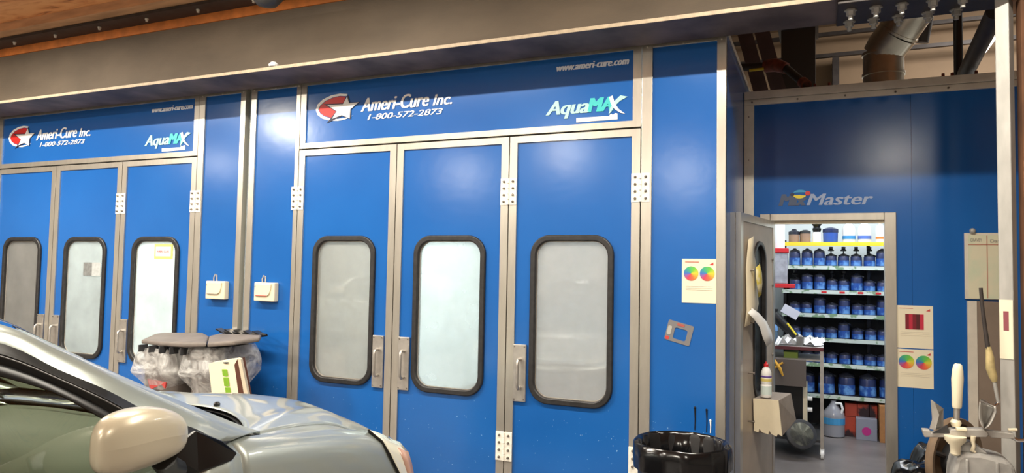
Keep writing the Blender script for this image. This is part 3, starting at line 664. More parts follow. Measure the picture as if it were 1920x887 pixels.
# floor things under the rack
jp = (.13, 8.02, 0)
t = thing('water_jug', 'clear water jug with light blue label on the mixing room floor', 'jug', jp)
M().lathe([(.07, 0), (.105, .01), (.108, .20), (.10, .24), (.05, .30), (.025, .34), (.025, .36)], jp, 20).build('jug_body', mat('cloudy clear plastic', srgb(150, 150, 156), .2), t, smooth=40)
M().lathe([(.1095, .13), (.1095, .195)], jp, 20).build('label_band', mat('aqua label', srgb(74, 156, 208), .4), t)
M().tube([(jp[0]+.02, 8.0, .335), (jp[0]+.07, 7.98, .34), (jp[0]+.085, 7.97, .29), (jp[0]+.07, 7.97, .24)], .013, 8).build('jug_handle', PAPERW, t, smooth=50)
ORB = mat('orange red box', srgb(208, 84, 60), .5, noise=.0, col2=srgb(60, 40, 44), nscale=5, thr=(.5, .56))
for i, (x, z0, w_, h_) in enumerate(((.235, 0, .10, .20), (.24, .205, .11, .13), (.465, .205, .07, .13), (.355, .205, .105, .13))):
    tag(M().box(x, x+w_, 8.08, 8.28, z0, z0+h_).build('product_box', ORB, bevel=.003), ['orange box on the floor beside the water jug', 'orange box stacked on the orange floor box', 'rightmost orange box behind the silver box, upper row', 'middle orange box above the silver box'][i], 'box', 'orange boxes under the rack')
tag(M().box(.34, .535, 8.10, 8.30, 0, .204).build('product_box', BLACK, bevel=.003), 'dark box behind the silver box on the floor', 'box')
t = thing('silver_box', 'silver box with a round magenta mark on the mixing room floor', 'box', (.43, 8.02, 0))
M().box(.335, .525, 7.96, 8.07, 0, .215).build('box_body', mat('silver box', srgb(150, 152, 164), .4, .2), t, bevel=.003)
M().lathe([(.0, 0), (.042, 0), (.042, .002), (0, .002)], (.43, 7.959, .09), 20, Matrix.Rotation(math.pi/2, 4, 'X')).build('round_mark', mat('magenta print', srgb(190, 48, 130), .5), t)
tag(M().box(.545, .74, 7.92, 8.22, 0, .36).build('cardboard_box', CARD, bevel=.003), 'tall cardboard box against the right side of the doorway', 'box')
# mixing bench on casters
BX0, BX1, BY0, BY1 = -.50, .035, 6.95, 7.50
t = thing('mixing_cart', 'steel frame cart with cluttered top inside the mixing room', 'cart', ((BX0+BX1)/2, 7.2, 0))
M().box(BX0, BX1, BY0, BY1, .965, .99).build('cart_top', mat('pale worktop', srgb(176, 170, 168), .4), t, bevel=.004)
M().box(BX0+.05, BX1, BY0-.004, BY0, .955, .985).build('top_edge', mat('maroon edge', srgb(90, 34, 38), .5), t)
for x in (BX0+.015, BX1-.015):
    for y in (BY0+.015, BY1-.015):
        l = M().box(x-.014, x+.014, y-.014, y+.014, .09, .965).build('leg', ALUH, t)
        k = M(); k.cyl((x-.012, y, .04), (x+.012, y, .04), .04, n=18); k.box(x-.018, x+.018, y-.01, y+.01, .04, .09)
        k.build('caster', PAPERW, l)
M().box(BX0, BX1, BY0+.02, BY1-.02, .14, .16).build('lower_shelf', DARK, t)
M().box(BX0, BX1, BY0+.02, BY1-.02, .86, .875).build('upper_shelf', ALUH, t)
tag(M().box(BX0+.03, -.11, BY0-.10, BY0-.01, .64, .875).build('grey_drawer_box', mat('grey brown bin', srgb(98, 88, 82), .5)), 'grey drawer box hung under the cart top', 'drawer box')
k = M(); k.tube([at(1452, 675, 6.82), at(1462, 690, 6.80), at(1468, 705, 6.80)], [.010, .016, .008], 8); k.tube([at(1468, 680, 6.82), at(1452, 690, 6.82)], .010, 8)
tag(k.build('spray_gun', mat('brass yellow', srgb(222, 168, 62), .35, .4), smooth=50), 'small brass spray nozzle hanging in front of the grey drawer box', 'tool')
tag(M().box(-.30, -.18, BY0+.03, BY0+.25, .876, .93).build('green_tray', mat('olive green', srgb(112, 128, 44), .5)), 'olive green tray on the shelf below the cart top', 'tray')
t = thing('black_cabinet', 'black cabinet with pale side panel on the lower cart shelf', 'cabinet', (-.28, 7.2, .16))
M().box(-.48, -.14, 7.0, 7.45, .161, .62).build('cabinet_body', BLACK, t, bevel=.005)
M().box(-.14, -.105, 7.0, 7.42, .161, .62).build('side_panel', CREAM, t)
for zz in (.52, .42, .26): M().cyl((-.10, 7.0, zz), (-.06, 7.0, zz), .02, n=12).build('knob', PAPERW, t)
t = thing('round_foot_dial', 'round grey dial leaning in front of the black cabinet', 'dial', (-.17, 6.9, .1))
mtt = Matrix.Translation((-.16, 6.86, .215)) @ Matrix.Rotation(math.radians(68), 4, 'X') @ Matrix.Rotation(.3, 4, 'Y')
k = M(); k.lathe([(0, 0), (.11, 0), (.12, .01), (.12, .04), (.10, .05), (0, .05)], (0, 0, 0), 28); k.v = [tuple(mtt @ Vector(p)) for p in k.v]
k.build('dial_face', mat('dusty olive grey', srgb(168, 168, 150), .6, noise=.2, nscale=20), t, smooth=40)
k = M(); k.lathe([(.118, -.004), (.13, 0), (.13, .045), (.118, .05)], (0, 0, 0), 28); k.v = [tuple(mtt @ Vector(p)) for p in k.v]
k.build('rim', DARK, t, smooth=40)
# clutter on the cart
for i, (x, y, s1, s2, rz, lab) in enumerate(((-.27, 7.02, .20, .14, .3, 'white paper at the left front of the cart top'), (-.10, 7.06, .22, .18, -.4, 'crumpled white paper in the middle of the cart top'), (-.02, 7.2, .10, .2, .2, 'white paper at the right end of the cart top'), (-.2, 7.28, .26, .12, .1, 'white paper stack at the back of the cart top'))):
    rows = []
    for a in range(6):
        row = []
        for b in range(6):
            p = Vector(((a/5-.5)*s1, (b/5-.5)*s2, 0)); p.rotate(Matrix.Rotation(rz, 3, 'Z'))
            row.append((x+p.x, y+p.y, .993+.075*abs(math.sin(a*1.7+i)*math.cos(b*1.3+i))+.004*i))
        rows.append(row)
    tag(M().sheet(rows).build('crumpled_paper', PAPERW, solid=.003, recalc=False), lab, 'paper', 'papers on the mixing cart')
p = (-.16, 6.99, .992)
tag(M().lathe([(.03, .0), (.038, .08), (.036, .08), (.028, .005), (0, .005)], p, 16).build('paint_cup', mat('grey cup', srgb(128, 124, 118), .4), smooth=40), 'grey mixing cup standing among papers at cart front', 'cup')
p = (-.415, 7.10, .991)
t = thing('blue_jug', 'blue capped clear jug at the left of the cart top', 'jug', p)
M().lathe([(.055, 0), (.06, .01), (.06, .10), (.057, .12)], p, 18).build('jug_body', mat('blue grey clear', srgb(66, 92, 116), .2), t, smooth=40)
M().lathe([(.06, .12), (.06, .15), (.045, .175), (.02, .18), (0, .18)], p, 18).build('lid', mat('light blue lid', srgb(96, 140, 190), .3), t, smooth=40)
t = thing('monitor_arm', 'black tilted display arm with yellow strip above the cart', 'display', (-.38, 7.3, .99))
a0, a1 = at(1450, 590, 7.3), at(1500, 640, 7.3)
M().tube([a0, a0.lerp(a1, .5), a1], [.05, .045, .03], 10).build('arm', BLACK, t, smooth=50)
a2, a3 = at(1476, 606, 7.22), at(1493, 628, 7.22)
M().tube([a2, a3], .010, 6).build('yellow_strip', YELLOW, t)
q = at(1482, 585, 7.35)
M().obox(q, (.16, .01, .10), ry=.5, rx=-.6).build('grey_plate', mat('pale grey plate', srgb(150, 150, 158), .4), t)
M().cyl((-.40, 7.42, .991), (-.40, 7.42, 1.30), .03, n=12).build('stand_post', BLACK, t)
# red dispenser on the left mixing room wall
t = thing('red_dispenser', 'red framed clear wall dispenser on the left of the mixing room', 'dispenser', (-.42, 7.55, 1.5))
r0_, r1_ = at(1448, 466, 7.6), at(1479, 540, 7.6)
M().box(-.532, r1_.x, 7.50, 7.66, r0_.z-.045, r0_.z).build('top_rim', REDPL, t, bevel=.004)
M().box(-.532, r1_.x+.06, 7.50, 7.66, r1_.z-.0, r1_.z+.04).build('bottom_tray', REDPL, t, bevel=.004)
M().box(-.532, r1_.x-.01, 7.51, 7.65, r1_.z+.041, r0_.z-.046).build('clear_bin', mat('cloudy clear bin', srgb(170, 168, 172), .25, noise=.25, nscale=12), t, bevel=.01)
tag(M().lathe([(.055, 0), (.055, .30), (0, .30)], (-.37, 7.58, r0_.z+.001), 16).build('paper_roll', PAPERW, smooth=40), 'white paper roll standing on the red dispenser', 'paper roll')
# ------------------------------------------------------------------ right side: board, panel, column, posts
pTL, pBR = at(1807, 437, D2), at(1900, 563, D2)
t = thing('wall_chart', 'cream chart with red ruled lines high on the blue wall by the column', 'chart', ((pTL.x+pBR.x)/2, D2, pBR.z))
M().box(pTL.x, pBR.x, D2-.02, D2-.001, pBR.z, pTL.z).build('chart_frame', WHITEM, t, bevel=.003)
M().box(pTL.x+.022, pBR.x-.01, D2-.024, D2-.0202, pBR.z+.005, pTL.z-.015).build('chart_sheet', mat('pale green cream sheet', srgb(222, 216, 188), .6, col2=srgb(198, 214, 186), noise=0., nscale=4, thr=(.45, .65)), t)
q = at(1849, 450, D2)
M().box(q.x-.0025, q.x+.0025, D2-.026, D2-.024, pBR.z+.01, pTL.z-.02).build('ruled_line', mat('faint red rule', srgb(190, 128, 108), .6), t)
q2 = at(1820, 459, D2)
M().box(pTL.x+.022, pBR.x-.01, D2-.026, D2-.024, q2.z-.003, q2.z+.003).build('ruled_line', mat('faint red rule', srgb(190, 128, 108), .6), t)
text('chart_heading', 'CRAVEY', INK, t, pTL.x+.035, q.x-.03, q2.z+.022, .022, D2-.026)
text('chart_heading', 'Dav', INK, t, q.x+.02, q.x+.08, q2.z+.015, .022, D2-.026)
M().lathe([(.0, 0), (.016, 0), (.02, .012), (.012, .022), (0, .024)], at(1823, 433, D2-.025), 12, Matrix.Rotation(math.pi/2, 4, 'X')).build('hook', GALV, t)
s0, s1 = at(1812, 564, D2), at(1830, 564, D2)
t = thing('leaning_board', 'grey brown board with white left edge strip under the chart', 'board', (s0.x+.1, D2, .3))
M().box(s0.x, s1.x, D2-.035, D2-.001, .30, s0.z).build('edge_strip', WHITEM, t, bevel=.003)
M().box(s1.x, s1.x+.22, D2-.028, D2-.001, .30, s0.z).build('board_face', mat('grey brown board', srgb(136, 120, 106), .7, noise=.1, nscale=6), t)
# rotated square column
cxr = .916; cyr = 4.47
mtc = Matrix.Translation((cxr, cyr, 0)) @ Matrix.Rotation(math.radians(-30), 4, 'Z')
t = thing('steel_column', 'light grey galvanised square column carrying the beam at the right', 'column', (cxr, cyr, 0))
k = M(); k.box(-.033, .033, -.033, .033, 0, 3.157, mtc); k.build('column_post', GALV, t, bevel=.004)
k = M(); k.box(-.09, .09, -.09, .09, 0, .012, mtc); k.build('base_plate', GALV, t)
c0 = at(1868, 562, 4.41); c1 = at(1886, 674, 4.41)
tt = thing('column_notice', 'narrow cream notice with a red block on the grey column', 'paper notice', (c0.x, 4.41, c1.z))
mtn = Matrix.Translation((cxr, cyr, 0)) @ Matrix.Rotation(math.radians(-30), 4, 'Z')
M().box(-.031, .031, -.037, -.0345, c1.z, c0.z, mtn).build('sheet', PAPER, tt)
M().box(-.012, .012, -.039, -.037, c0.z-.16, c0.z-.06, mtn).build('red_block', mat('dull maroon', srgb(140, 70, 80), .6), tt)
for i, (xa, xb, ya, yb) in enumerate(((.975, 1.25, 4.40, 4.50),)):
    k = M(); k.box(xa, xb, ya, ya+.012, 0, 3.12); k.box(xa, xa+.012, ya+.012, yb, 0, 3.12); k.box(xb-.012, xb, ya+.012, yb, 0, 3.12)
    tag(k.build('steel_post', RUST, bevel=.002), 'rusty dark brown channel post at the right edge beside the grey column', 'post')
tag(M().box(.95, 1.4, 4.36, 4.70, 3.121, 3.157).build('timber_plate', NAILER), 'pale plate on top of the rusty brown post', 'plate')
# ------------------------------------------------------------------ above the mixing room
t = thing('exhaust_duct', 'round silver metal duct rising from the mixing room roof', 'duct', (.53, 7.0, RZ))
dA, dB, dC = Vector((.53, 7.0, RZ)), Vector((.53, 7.0, 3.62)), Vector((1.02, 6.55, 4.30))
DUCT = mat('shiny duct metal', (.55, .50, .42, 1), .28, .9, noise=.15, nscale=6)
M().cyl(dA, dB, .165, n=28).build('lower_pipe', DUCT, t, smooth=40)
mid = dB.lerp(dC, .22)
M().tube([dB-Vector((0, 0, .0)), dB+Vector((.03, -.03, .06)), mid], .170, 28).build('elbow', DUCT, t, smooth=40)
M().cyl(mid, dC, .165, n=28).build('upper_pipe', DUCT, t, smooth=40)
for p_, q_ in ((Vector((.53, 7, 3.42)), Vector((.53, 7, 3.445))), (dB-Vector((0, 0, .012)), dB+Vector((0, 0, .012))), (mid, mid.lerp(dC, .03)), (mid.lerp(dC, .45), mid.lerp(dC, .48))):
    M().cyl(p_, q_, .174, n=28).build('seam_band', DUCT, t, smooth=40)
t = thing('roof_duct_box', 'dark square duct standing on the booth side of the mixing room roof', 'duct', (-.18, 8.0, RZ))
M().box(-.36, -.03, 7.8, 8.2, RZ, 4.45).build('duct_body', mat('dark brown sheet', srgb(54, 44, 38), .6), t)
M().box(-.39, 0, 7.77, 8.23, 4.20, 4.25).build('duct_collar', PIPE, t)
t = thing('sprinkler_pipe', 'grey pipe with red brown elbow above the mixing room roof', 'pipe', tuple(at(1440, 122, 6.6)))
g0, g1, g2, g3 = at(1385, 127, 6.6), at(1436, 124, 6.6), at(1474, 128, 6.5), at(1512, 160, 6.2)
M().cyl(g0, g1, .034, n=14).build('pipe_run', PIPE, t, smooth=40)
M().tube([g1, g1.lerp(g2, .5)+Vector((0, 0, .02)), g2], [.055, .06, .048], 14).build('elbow', REDPIPE, t, smooth=40)
M().cyl(g2, g3, .034, n=14).build('pipe_run', PIPE, t, smooth=40)
M().cyl(g3.lerp(g2, .18), g3, .045, n=14).build('end_fitting', REDPIPE, t, smooth=40)
M().cyl(at(1405, 132, 6.55), at(1432, 129, 6.55), .012, n=8).build('yellow_band', YELLOW, t)
b0, b1 = at(1810, 139, 6.25), at(1868, 20, 5.0)
tag(M().cyl(b0, b1, .055, n=16).build('brace_pipe', PIPE, smooth=40), 'thick dark diagonal brace pipe at the upper right', 'brace')
p = at(1797, 130, 7.0)
tag(M().cyl((p.x, 7.0, RZ), (p.x, 7.0, 5.9), .035, n=12).build('vertical_pipe', BLACK, smooth=40), 'thin black vertical pipe behind the diagonal brace', 'pipe')
p = at(1728, 80, 7.6)
tag(M().cyl((p.x, 7.6, p.z), (p.x+.22, 7.4, 5.2), .06, n=12).build('hanger_strut', PIPE, smooth=40), 'dark strut hanging beside the silver duct', 'strut')
k = 0
for (pa, pb, lab) in ((at(1500, 110, 12.6), at(1900, 70, 12.6), 'lower dark rail across the tan back wall'), (at(1600, 60, 12.6), at(1900, 40, 12.6), 'upper dark rail across the tan back wall')):
    tag(M().box(-1.5, 5.5, 12.55, 12.62, pa.z-.03, pa.z+.03).build('wall_rail', PIPE), lab, 'rail')
p = at(1567, 130, 12.6)
tag(M().box(p.x-.05, p.x+.05, 12.56, 12.99, 3.3, at(1500, 110, 12.6).z-.03).build('wall_stud', PIPE), 'short dark upright under the rail on the tan back wall', 'stud')
# lamp behind
ta, tb = at(1837, 106, 8.4), at(1866, 68, 9.8)
t = thing('fluorescent_lamp', 'bright white tube lamp seen behind the diagonal brace', 'lamp', tuple(ta))
M().cyl(ta+Vector((0, 0, .05)), tb+Vector((0, 0, .05)), .03, n=8).build('lamp_housing', WHITEM, t)
M().cyl(ta, tb, .024, n=12).build('tube', mat('lit tube', (1, 1, 1, 1), .4, emit=(1, .96, .88, 1), es=6), t)
area('high_light', (2.6, 9.5, 5.4), .3, 2.6, 190, NEUT, rot=(.3, 0, 0))
# small joist boards at the booth roof edge
for i, (xq, lab) in enumerate(((1392, 'purple brown joist leaning nearest the booth corner'), (1425, 'second dark joist behind the booth corner'))):
    a_, b_ = at(xq, 40, 7.5), at(xq+22, 132, 7.2)
    tag(M().obox((a_+b_)/2, (.14, .05, (a_-b_).length+.6), ry=-.25).build('roof_joist', mat('purple brown wood', srgb(84, 66, 64), .8, noise=.2, nscale=4)), lab, 'joist')
for i, (px_, lab) in enumerate(((1528, 'small rusty bolt on the mixing room roof rim at left'), (1555, 'second small bolt on the mixing room roof rim'), (1768, 'small bolt left of the brace foot'), (1785, 'small red bolt beside the brace foot'), (1830, 'small red bolt right of the brace foot'))):
    q = at(px_, 150, 6.0)
    k = M(); k.lathe([(.022, 0), (.022, .01), (.012, .012), (.01, .04), (0, .042)], (q.x, 5.99, RZ), 8)
    tag(k.build('rim_bolt', REDPIPE), lab, 'bolt')
# dark lamp-like fitting under the ceiling at the top left
q = at(500, 8, 3.9)
k = M(); k.lathe([(.0, -.10), (.07, -.085), (.115, -.03), (.12, 0), (.10, .04), (.10, .10)], (q.x, 3.9, 3.61), 20); k.cyl((q.x, 3.9, 3.69), (q.x, 3.9, 3.92), .03)
tag(k.build('ceiling_fitting', mat('dark grey fitting', srgb(66, 64, 62), .4, .3), smooth=50), 'dark round fitting under the timber ceiling at the top left', 'ceiling fitting')
#PART2
# ------------------------------------------------------------------ silver car, nose towards the booths
CX = -1.70
def cw(F, s, z): return Vector((CX - s, F, z))
def lerpt(x, T):
    if x <= T[0][0]: return T[0][1]
    for (a, va), (b, vb) in zip(T, T[1:]):
        if x <= b:
            u = (x-a)/(b-a); return va+(vb-va)*u
    return T[-1][1]
def smt(x, T):   # smooth table (average of neighbours)
    h_ = .07; return (lerpt(x-h_, T)+2*lerpt(x, T)+lerpt(x+h_, T))/4
ZS = [(-1.3, .96), (0, .985), (1.4, 1.0), (1.6, 1.03), (1.8, 1.05), (2.15, 1.0), (2.41, .96), (2.64, .905), (2.85, .80)]
ZC = [(0, .985), (.25, .995), (.5, .968), (.7, .885), (.85, .822), (1.0, .735)]
def Fc(t): return 2.38-.58*t*t
def Fn(t): return 3.30-.46*abs(t)**2.4
def top(t, a):
    F = Fc(t)+(Fn(t)-Fc(t))*a
    zc = smt(a, ZC); zs = smt(F, ZS)
    at_ = abs(t); wgt = at_**4
    z = zc+(zs-zc)*wgt
    # soft ridge on each side of the bonnet
    z += .016*math.exp(-((at_-.62)/.10)**2)*math.sin(math.pi*min(1, a*1.05))
    z -= .012*math.exp(-((at_-.80)/.06)**2)*(1-a*.5)
    return Vector((F, .87+.77*t, z))
def side(F, d, zs, sgn=-1):
    ins = lerpt(d, [(0, .10), (.12, .045), (.35, .012), (.6, 0), (.8, .006), (1, .04)])
    z = lerpt(d, [(0, zs), (.12, zs-.045), (.35, zs-.17), (.6, .60), (.8, .42), (1, .24)])
    s_ = ins if sgn < 0 else 1.74-ins
    return Vector((F, s_, z))
def skin(c, a):
    if abs(c) <= 1: return top(c, a)
    sgn = -1 if c < 0 else 1
    p = top(sgn, a); return side(p.x, (abs(c)-1)/.5, p.z, sgn)
def grid(cs, as_, off=0.):
    rows = []
    for a in as_:
        row = []
        for c in cs:
            p = skin(c, a)
            if off:
                e = 1e-3; n = (skin(c+e, a)-p).cross(skin(c, a+e)-p)
                if n.length > 0:
                    n.normalize()
                    if n.z < 0 if abs(c) <= 1 else (n.y > 0) == (c < 0): n = -n
                    p = p+n*off
            row.append(cw(*p))
        rows.append(row)
    return rows
def fr(a, b, n): return [a+(b-a)*i/n for i in range(n+1)]
PAINT = mat('pale silver green car paint', srgb(162, 169, 163), .32, .5, coat=.8)
TRIMB = mat('black car trim', srgb(20, 20, 21), .35)
CARG = glass('green tinted car glass', (.86, .91, .84, 1), .02)
DASH = mat('dark green grey dashboard', srgb(98, 103, 88), .6, noise=.08, nscale=3)
car = thing('silver_car', 'silver car at lower left with its nose towards the blue booths', 'car', (CX-.87, 1.6, 0))
HB = .80
M().sheet(grid(fr(-HB, HB, 40), fr(.012, .93, 26))).build('hood', PAINT, car, smooth=60, solid=.003)
for sgn in (-1, 1):
    cs = sorted([sgn*x for x in fr(HB+.008, 1, 5)+fr(1.06, 1.5, 9)])
    M().sheet(grid(cs, fr(0, 1, 26))).build('fender', PAINT, car, smooth=60, solid=.003)
# dark shut line under the gaps
M().sheet(grid(fr(-HB-.03, HB+.03, 30), fr(.0, 1, 20), -.012)).build('gap_shadow', TRIMB, car, smooth=60)
# bumper and nose
rows = [[cw(*skin(c, .938)) for c in fr(-1, 1, 40)], [cw(*skin(c, 1.0)) for c in fr(-1, 1, 40)]]
M().sheet(rows).build('nose_edge', PAINT, car, smooth=60, solid=.003)
rows = []
for q in range(9):
    u = q/8; row = []
    for c in fr(-1.0, 1.0, 40):
        p = skin(c, 1.0)
        row.append(cw(p.x+.09*math.sin(math.pi*min(1, u*1.1)*.9), .87+(p.y-.87)*(1+.07*math.sin(u*2.2)), p.z+(.22-p.z)*u))
    rows.append(row)
bp_ = M().sheet(rows).build('front_bumper', PAINT, car, smooth=60, solid=.004)
# side skin from the cowl back
for sgn in (-1, 1):
    rows = [[cw(*side(F, d, smt(F, ZS), sgn)) for d in (0, .06, .12, .22, .35, .48, .6, .7, .8, .9, 1)] for F in fr(1.80, 1.62, 3)]
    M().sheet(rows).build('fender_rear', PAINT, car, smooth=60, solid=.003)
    rows = [[cw(*side(F, d, smt(F, ZS), sgn)) for d in (0, .06, .12, .22, .35, .48, .6, .7, .8, .9, 1)] for F in fr(1.612, .45, 14)]
    d_ = M().sheet(rows).build('front_door', PAINT, car, smooth=60, solid=.003)
    sx_ = .0 if sgn < 0 else 1.74
    M().tube([cw(.72, sx_+sgn*.03, .84), cw(.68, sx_+sgn*.055, .845), cw(.55, sx_+sgn*.055, .845), cw(.51, sx_+sgn*.03, .84)], .012, 8).build('door_handle', PAINT, d_, smooth=60)
    rows = [[cw(*side(F, d, smt(F, ZS), sgn)) for d in (0, .06, .12, .22, .35, .48, .6, .7, .8, .9, 1)] for F in fr(.442, -1.15, 16)]
    M().sheet(rows).build('rear_side', PAINT, car, smooth=60, solid=.003)
rows = []
for q in range(8):
    u = q/7; rows.append([cw(-1.15-.10*math.sin(u*2.6), .08+1.58*v, .24+(.96-.24)*u) for v in fr(0, 1, 12)])
M().sheet(rows).build('tailgate', PAINT, car, smooth=60, solid=.004)
# roof pillars: outer and inner edge of the painted pillar
UPP = [(.45, .42, 1.515), (.80, .375, 1.515), (1.0, .335, 1.495), (1.19, .30, 1.452), (1.34, .27, 1.374), (1.50, .235, 1.283), (1.655, .19, 1.195), (1.80, .165, 1.12), (1.93, .150, 1.055), (1.99, .14, 1.03)]
LOW = [(.45, .33, 1.475), (.80, .30, 1.475), (1.0, .275, 1.452), (1.17, .245, 1.405), (1.285, .205, 1.33), (1.40, .155, 1.26), (1.525, .125, 1.175), (1.645, .09, 1.115), (1.735, .075, 1.06), (1.80, .085, 1.045)]
GLS = [(.45, .26, 1.40), (.80, .24, 1.40), (1.0, .22, 1.385), (1.125, .20, 1.335), (1.24, .155, 1.28), (1.345, .11, 1.20), (1.44, .075, 1.12), (1.50, .06, 1.06), (1.53, .05, 1.01), (1.535, .05, 1.00)]
def mir(T, sgn): return [cw(F, s if sgn < 0 else 1.74-s, z) for F, s, z in T]
def dens(T, k_=4):
    out = []
    n = len(T)
    for i in range(n-1):
        p0_, p1_, p2_, p3_ = T[max(i-1, 0)], T[i], T[i+1], T[min(i+2, n-1)]
        for j in range(k_):
            u = j/k_
            out.append(tuple(.5*((2*p1_[q])+(-p0_[q]+p2_[q])*u+(2*p0_[q]-5*p1_[q]+4*p2_[q]-p3_[q])*u*u+(-p0_[q]+3*p1_[q]-3*p2_[q]+p3_[q])*u**3) for q in range(3)))
    return out+[T[-1]]
dU, dL, dG = dens(UPP), dens(LOW), dens(GLS)
for sgn in (-1, 1):
    U_, L_, G_ = mir(dU, sgn), mir(dL, sgn), mir(dG, sgn)
    rows = []
    for a_, b_ in zip(U_, L_):
        out = Vector((-sgn*1, 0, .6)).normalized() if sgn > 0 else Vector((1, 0, .6)).normalized()
        rows.append([a_+Vector((0, 0, -.012)), a_, a_.lerp(b_, .25)+out*.010, a_.lerp(b_, .5)+out*.014, a_.lerp(b_, .75)+out*.010, b_, b_-out*.012])
    M().sheet(rows).build('roof_pillar', PAINT, car, smooth=70, solid=.003)
    rows = [[b_+(c_-b_)*.02, b_.lerp(c_, .3), b_.lerp(c_, .36)+Vector((.012 if sgn < 0 else -.012, 0, 0)), b_.lerp(c_, .48), b_.lerp(c_, .62)+Vector((-.012 if sgn < 0 else .012, 0, 0)), c_] for b_, c_ in zip(L_, G_)]
    dtm = M().sheet(rows).build('door_seal', TRIMB, car, smooth=60, solid=.004)
    # thin bright line in the seal
    M().tube([b_.lerp(c_, .42)+Vector((.012 if sgn < 0 else -.012, 0, 0)) for b_, c_ in zip(L_, G_)][:30], .0022, 6).build('seal_lip', mat('grey rubber lip', srgb(96, 94, 92), .4), dtm)
    # triangular quarter pane in front of the door
    tri = mir([(1.50, .052, 1.00), (1.52, .060, 1.07), (1.64, .078, 1.11), (1.735, .068, 1.06), (1.785, .05, 1.012), (1.76, .045, .995), (1.62, .042, .99)], sgn)
    ox = Vector((.010 if sgn < 0 else -.010, 0, 0)); n = len(tri)
    M().add([p+ox for p in tri]+[p-ox*.5 for p in tri], [tuple(range(n)), tuple(range(2*n-1, n-1, -1))]+[(i, i+n, (i+1) % n+n, (i+1) % n) for i in range(n)]).build('quarter_pane', mat('black gloss pane', srgb(10, 10, 11), .12), car, bevel=.004)
    # side glass
    rows = []
    for i, p in enumerate(G_):
        F = dG[i][0]; q = cw(F, .055 if sgn < 0 else 1.685, .995)
        rows.append([q.lerp(p, v) for v in fr(0, 1, 5)])
    M().sheet(rows).build('side_window', CARG, car, smooth=60)
    rows = []
    for F, zt_ in ((.42, 1.40), (0, 1.41), (-.4, 1.38), (-.65, 1.30), (-.85, 1.08)):
        q = cw(F, .055 if sgn < 0 else 1.685, .985); p = cw(F, .055+(zt_-.985)*.45 if sgn < 0 else 1.685-(zt_-.985)*.45, zt_)
        rows.append([q.lerp(p, v) for v in fr(0, 1, 4)])
    M().sheet(rows).build('rear_window_glass', glass('dark rear glass', (.2, .22, .2, 1), .02), car, smooth=60)
    rows = []
    for F, zt_, zb_ in ((.47, 1.515, 1.40), (0, 1.52, 1.41), (-.4, 1.49, 1.38), (-.65, 1.44, 1.30), (-.85, 1.36, 1.08), (-1.05, 1.2, .96), (-1.15, 1.02, .95)):
        rows.append([cw(F, s_ if sgn < 0 else 1.74-s_, z) for s_, z in ((.42, zt_), (.36, zt_-.02), (.30, zt_-.06), (.08+(zb_-.985)*.42 if zb_ > .99 else .08, zb_))])
    M().sheet(rows).build('rear_pillar', PAINT, car, smooth=60, solid=.003)
# door post
for sgn in (-1, 1):
    M().sheet([[cw(F, s_ if sgn < 0 else 1.74-s_, z) for s_, z in ((.05, .99), (.14, 1.2), (.26, 1.41))] for F in (.38, .49)]).build('door_post', TRIMB, car, solid=.008)
# roof
rows = []
for F in fr(.45, -1.05, 12):
    zz = lerpt(F, [(-1.05, 1.2), (-.85, 1.36), (-.65, 1.44), (-.4, 1.49), (0, 1.52), (.45, 1.515)])
    rows.append([cw(F, .42+.90*v, zz+.05*math.sin(math.pi*v)*(1 if F > -.7 else .6)) for v in fr(0, 1, 12)])
M().sheet(rows).build('roof', PAINT, car, smooth=60, solid=.004)
rows = []
for F, s0_, z0_ in [(f_, a_, z_) for f_, a_, z_ in dU if f_ <= .98]:
    rows.append([cw(F+.12*math.sin(math.pi*v)*max(0, (F-.45)/.5), s0_+(1.74-2*s0_)*v, z0_+.05*math.sin(math.pi*v)) for v in fr(0, 1, 12)])
M().sheet(rows).build('roof_front', PAINT, car, smooth=60, solid=.004)
# windscreen between the pillars, bulging forwards
def ws(i, v):
    F, s0_, z0_ = WS[i]; u = 4*v*(1-v)
    k_ = (i/(len(WS)-1)); return cw(F+(.12+.05*k_)*u*.95, s0_+(1.74-2*s0_)*v, z0_+.05*u*(1-k_)-.03*k_*u)
WS = [p for p in dU if p[0] > .96]
M().sheet([[ws(i, v) for v in fr(0, 1, 16)] for i in range(len(WS))]).build('windscreen', CARG, car, smooth=60)
# cowl: black plastic strip at the foot of the glass
rows = []
for v in fr(0, 1, 24):
    a_ = ws(len(WS)-1, v); t_ = (v-.5)*2*.93; b_ = cw(*top(t_, .02))
    rows.append([a_+Vector((0, -.05, -.01)), a_+Vector((0, .0, -.012)), a_.lerp(b_, .5)+Vector((0, 0, -.05)), b_+Vector((0, 0, -.03))])
M().sheet(rows).build('cowl_panel', TRIMB, car, smooth=60, solid=.006)
# wipers
for (v0, v1, i0, i1, hw) in ((.58, .97, -3, -1, 0),):
    n = len(WS)
    pa, pb = ws(n-4, v0)+Vector((0, .02, .022)), ws(n-9, v1)+Vector((0, .02, .022))
    pc = ws(n-1, v0-.06)+Vector((0, .03, .0))
    wp = M().tube([pc, pc+Vector((0, 0, .03)), pa.lerp(pb, .25)+Vector((0, .012, .018)), pa.lerp(pb, .5)+Vector((0, .006, .012))], [.014, .011, .008, .006], 8).build('wiper', TRIMB, car, smooth=60)
    M().tube([pa, pa.lerp(pb, .5)+Vector((0, 0, .01)), pb], [.008, .009, .006], 6).build('wiper_blade', mat('wiper blade', srgb(70, 76, 66), .25), wp, smooth=60)
M().lathe([(.013, 0), (.015, .012), (.008, .02), (0, .021)], cw(*top(-.1, .05))+Vector((0, 0, .0)), 12).build('washer_nozzle', TRIMB, car)
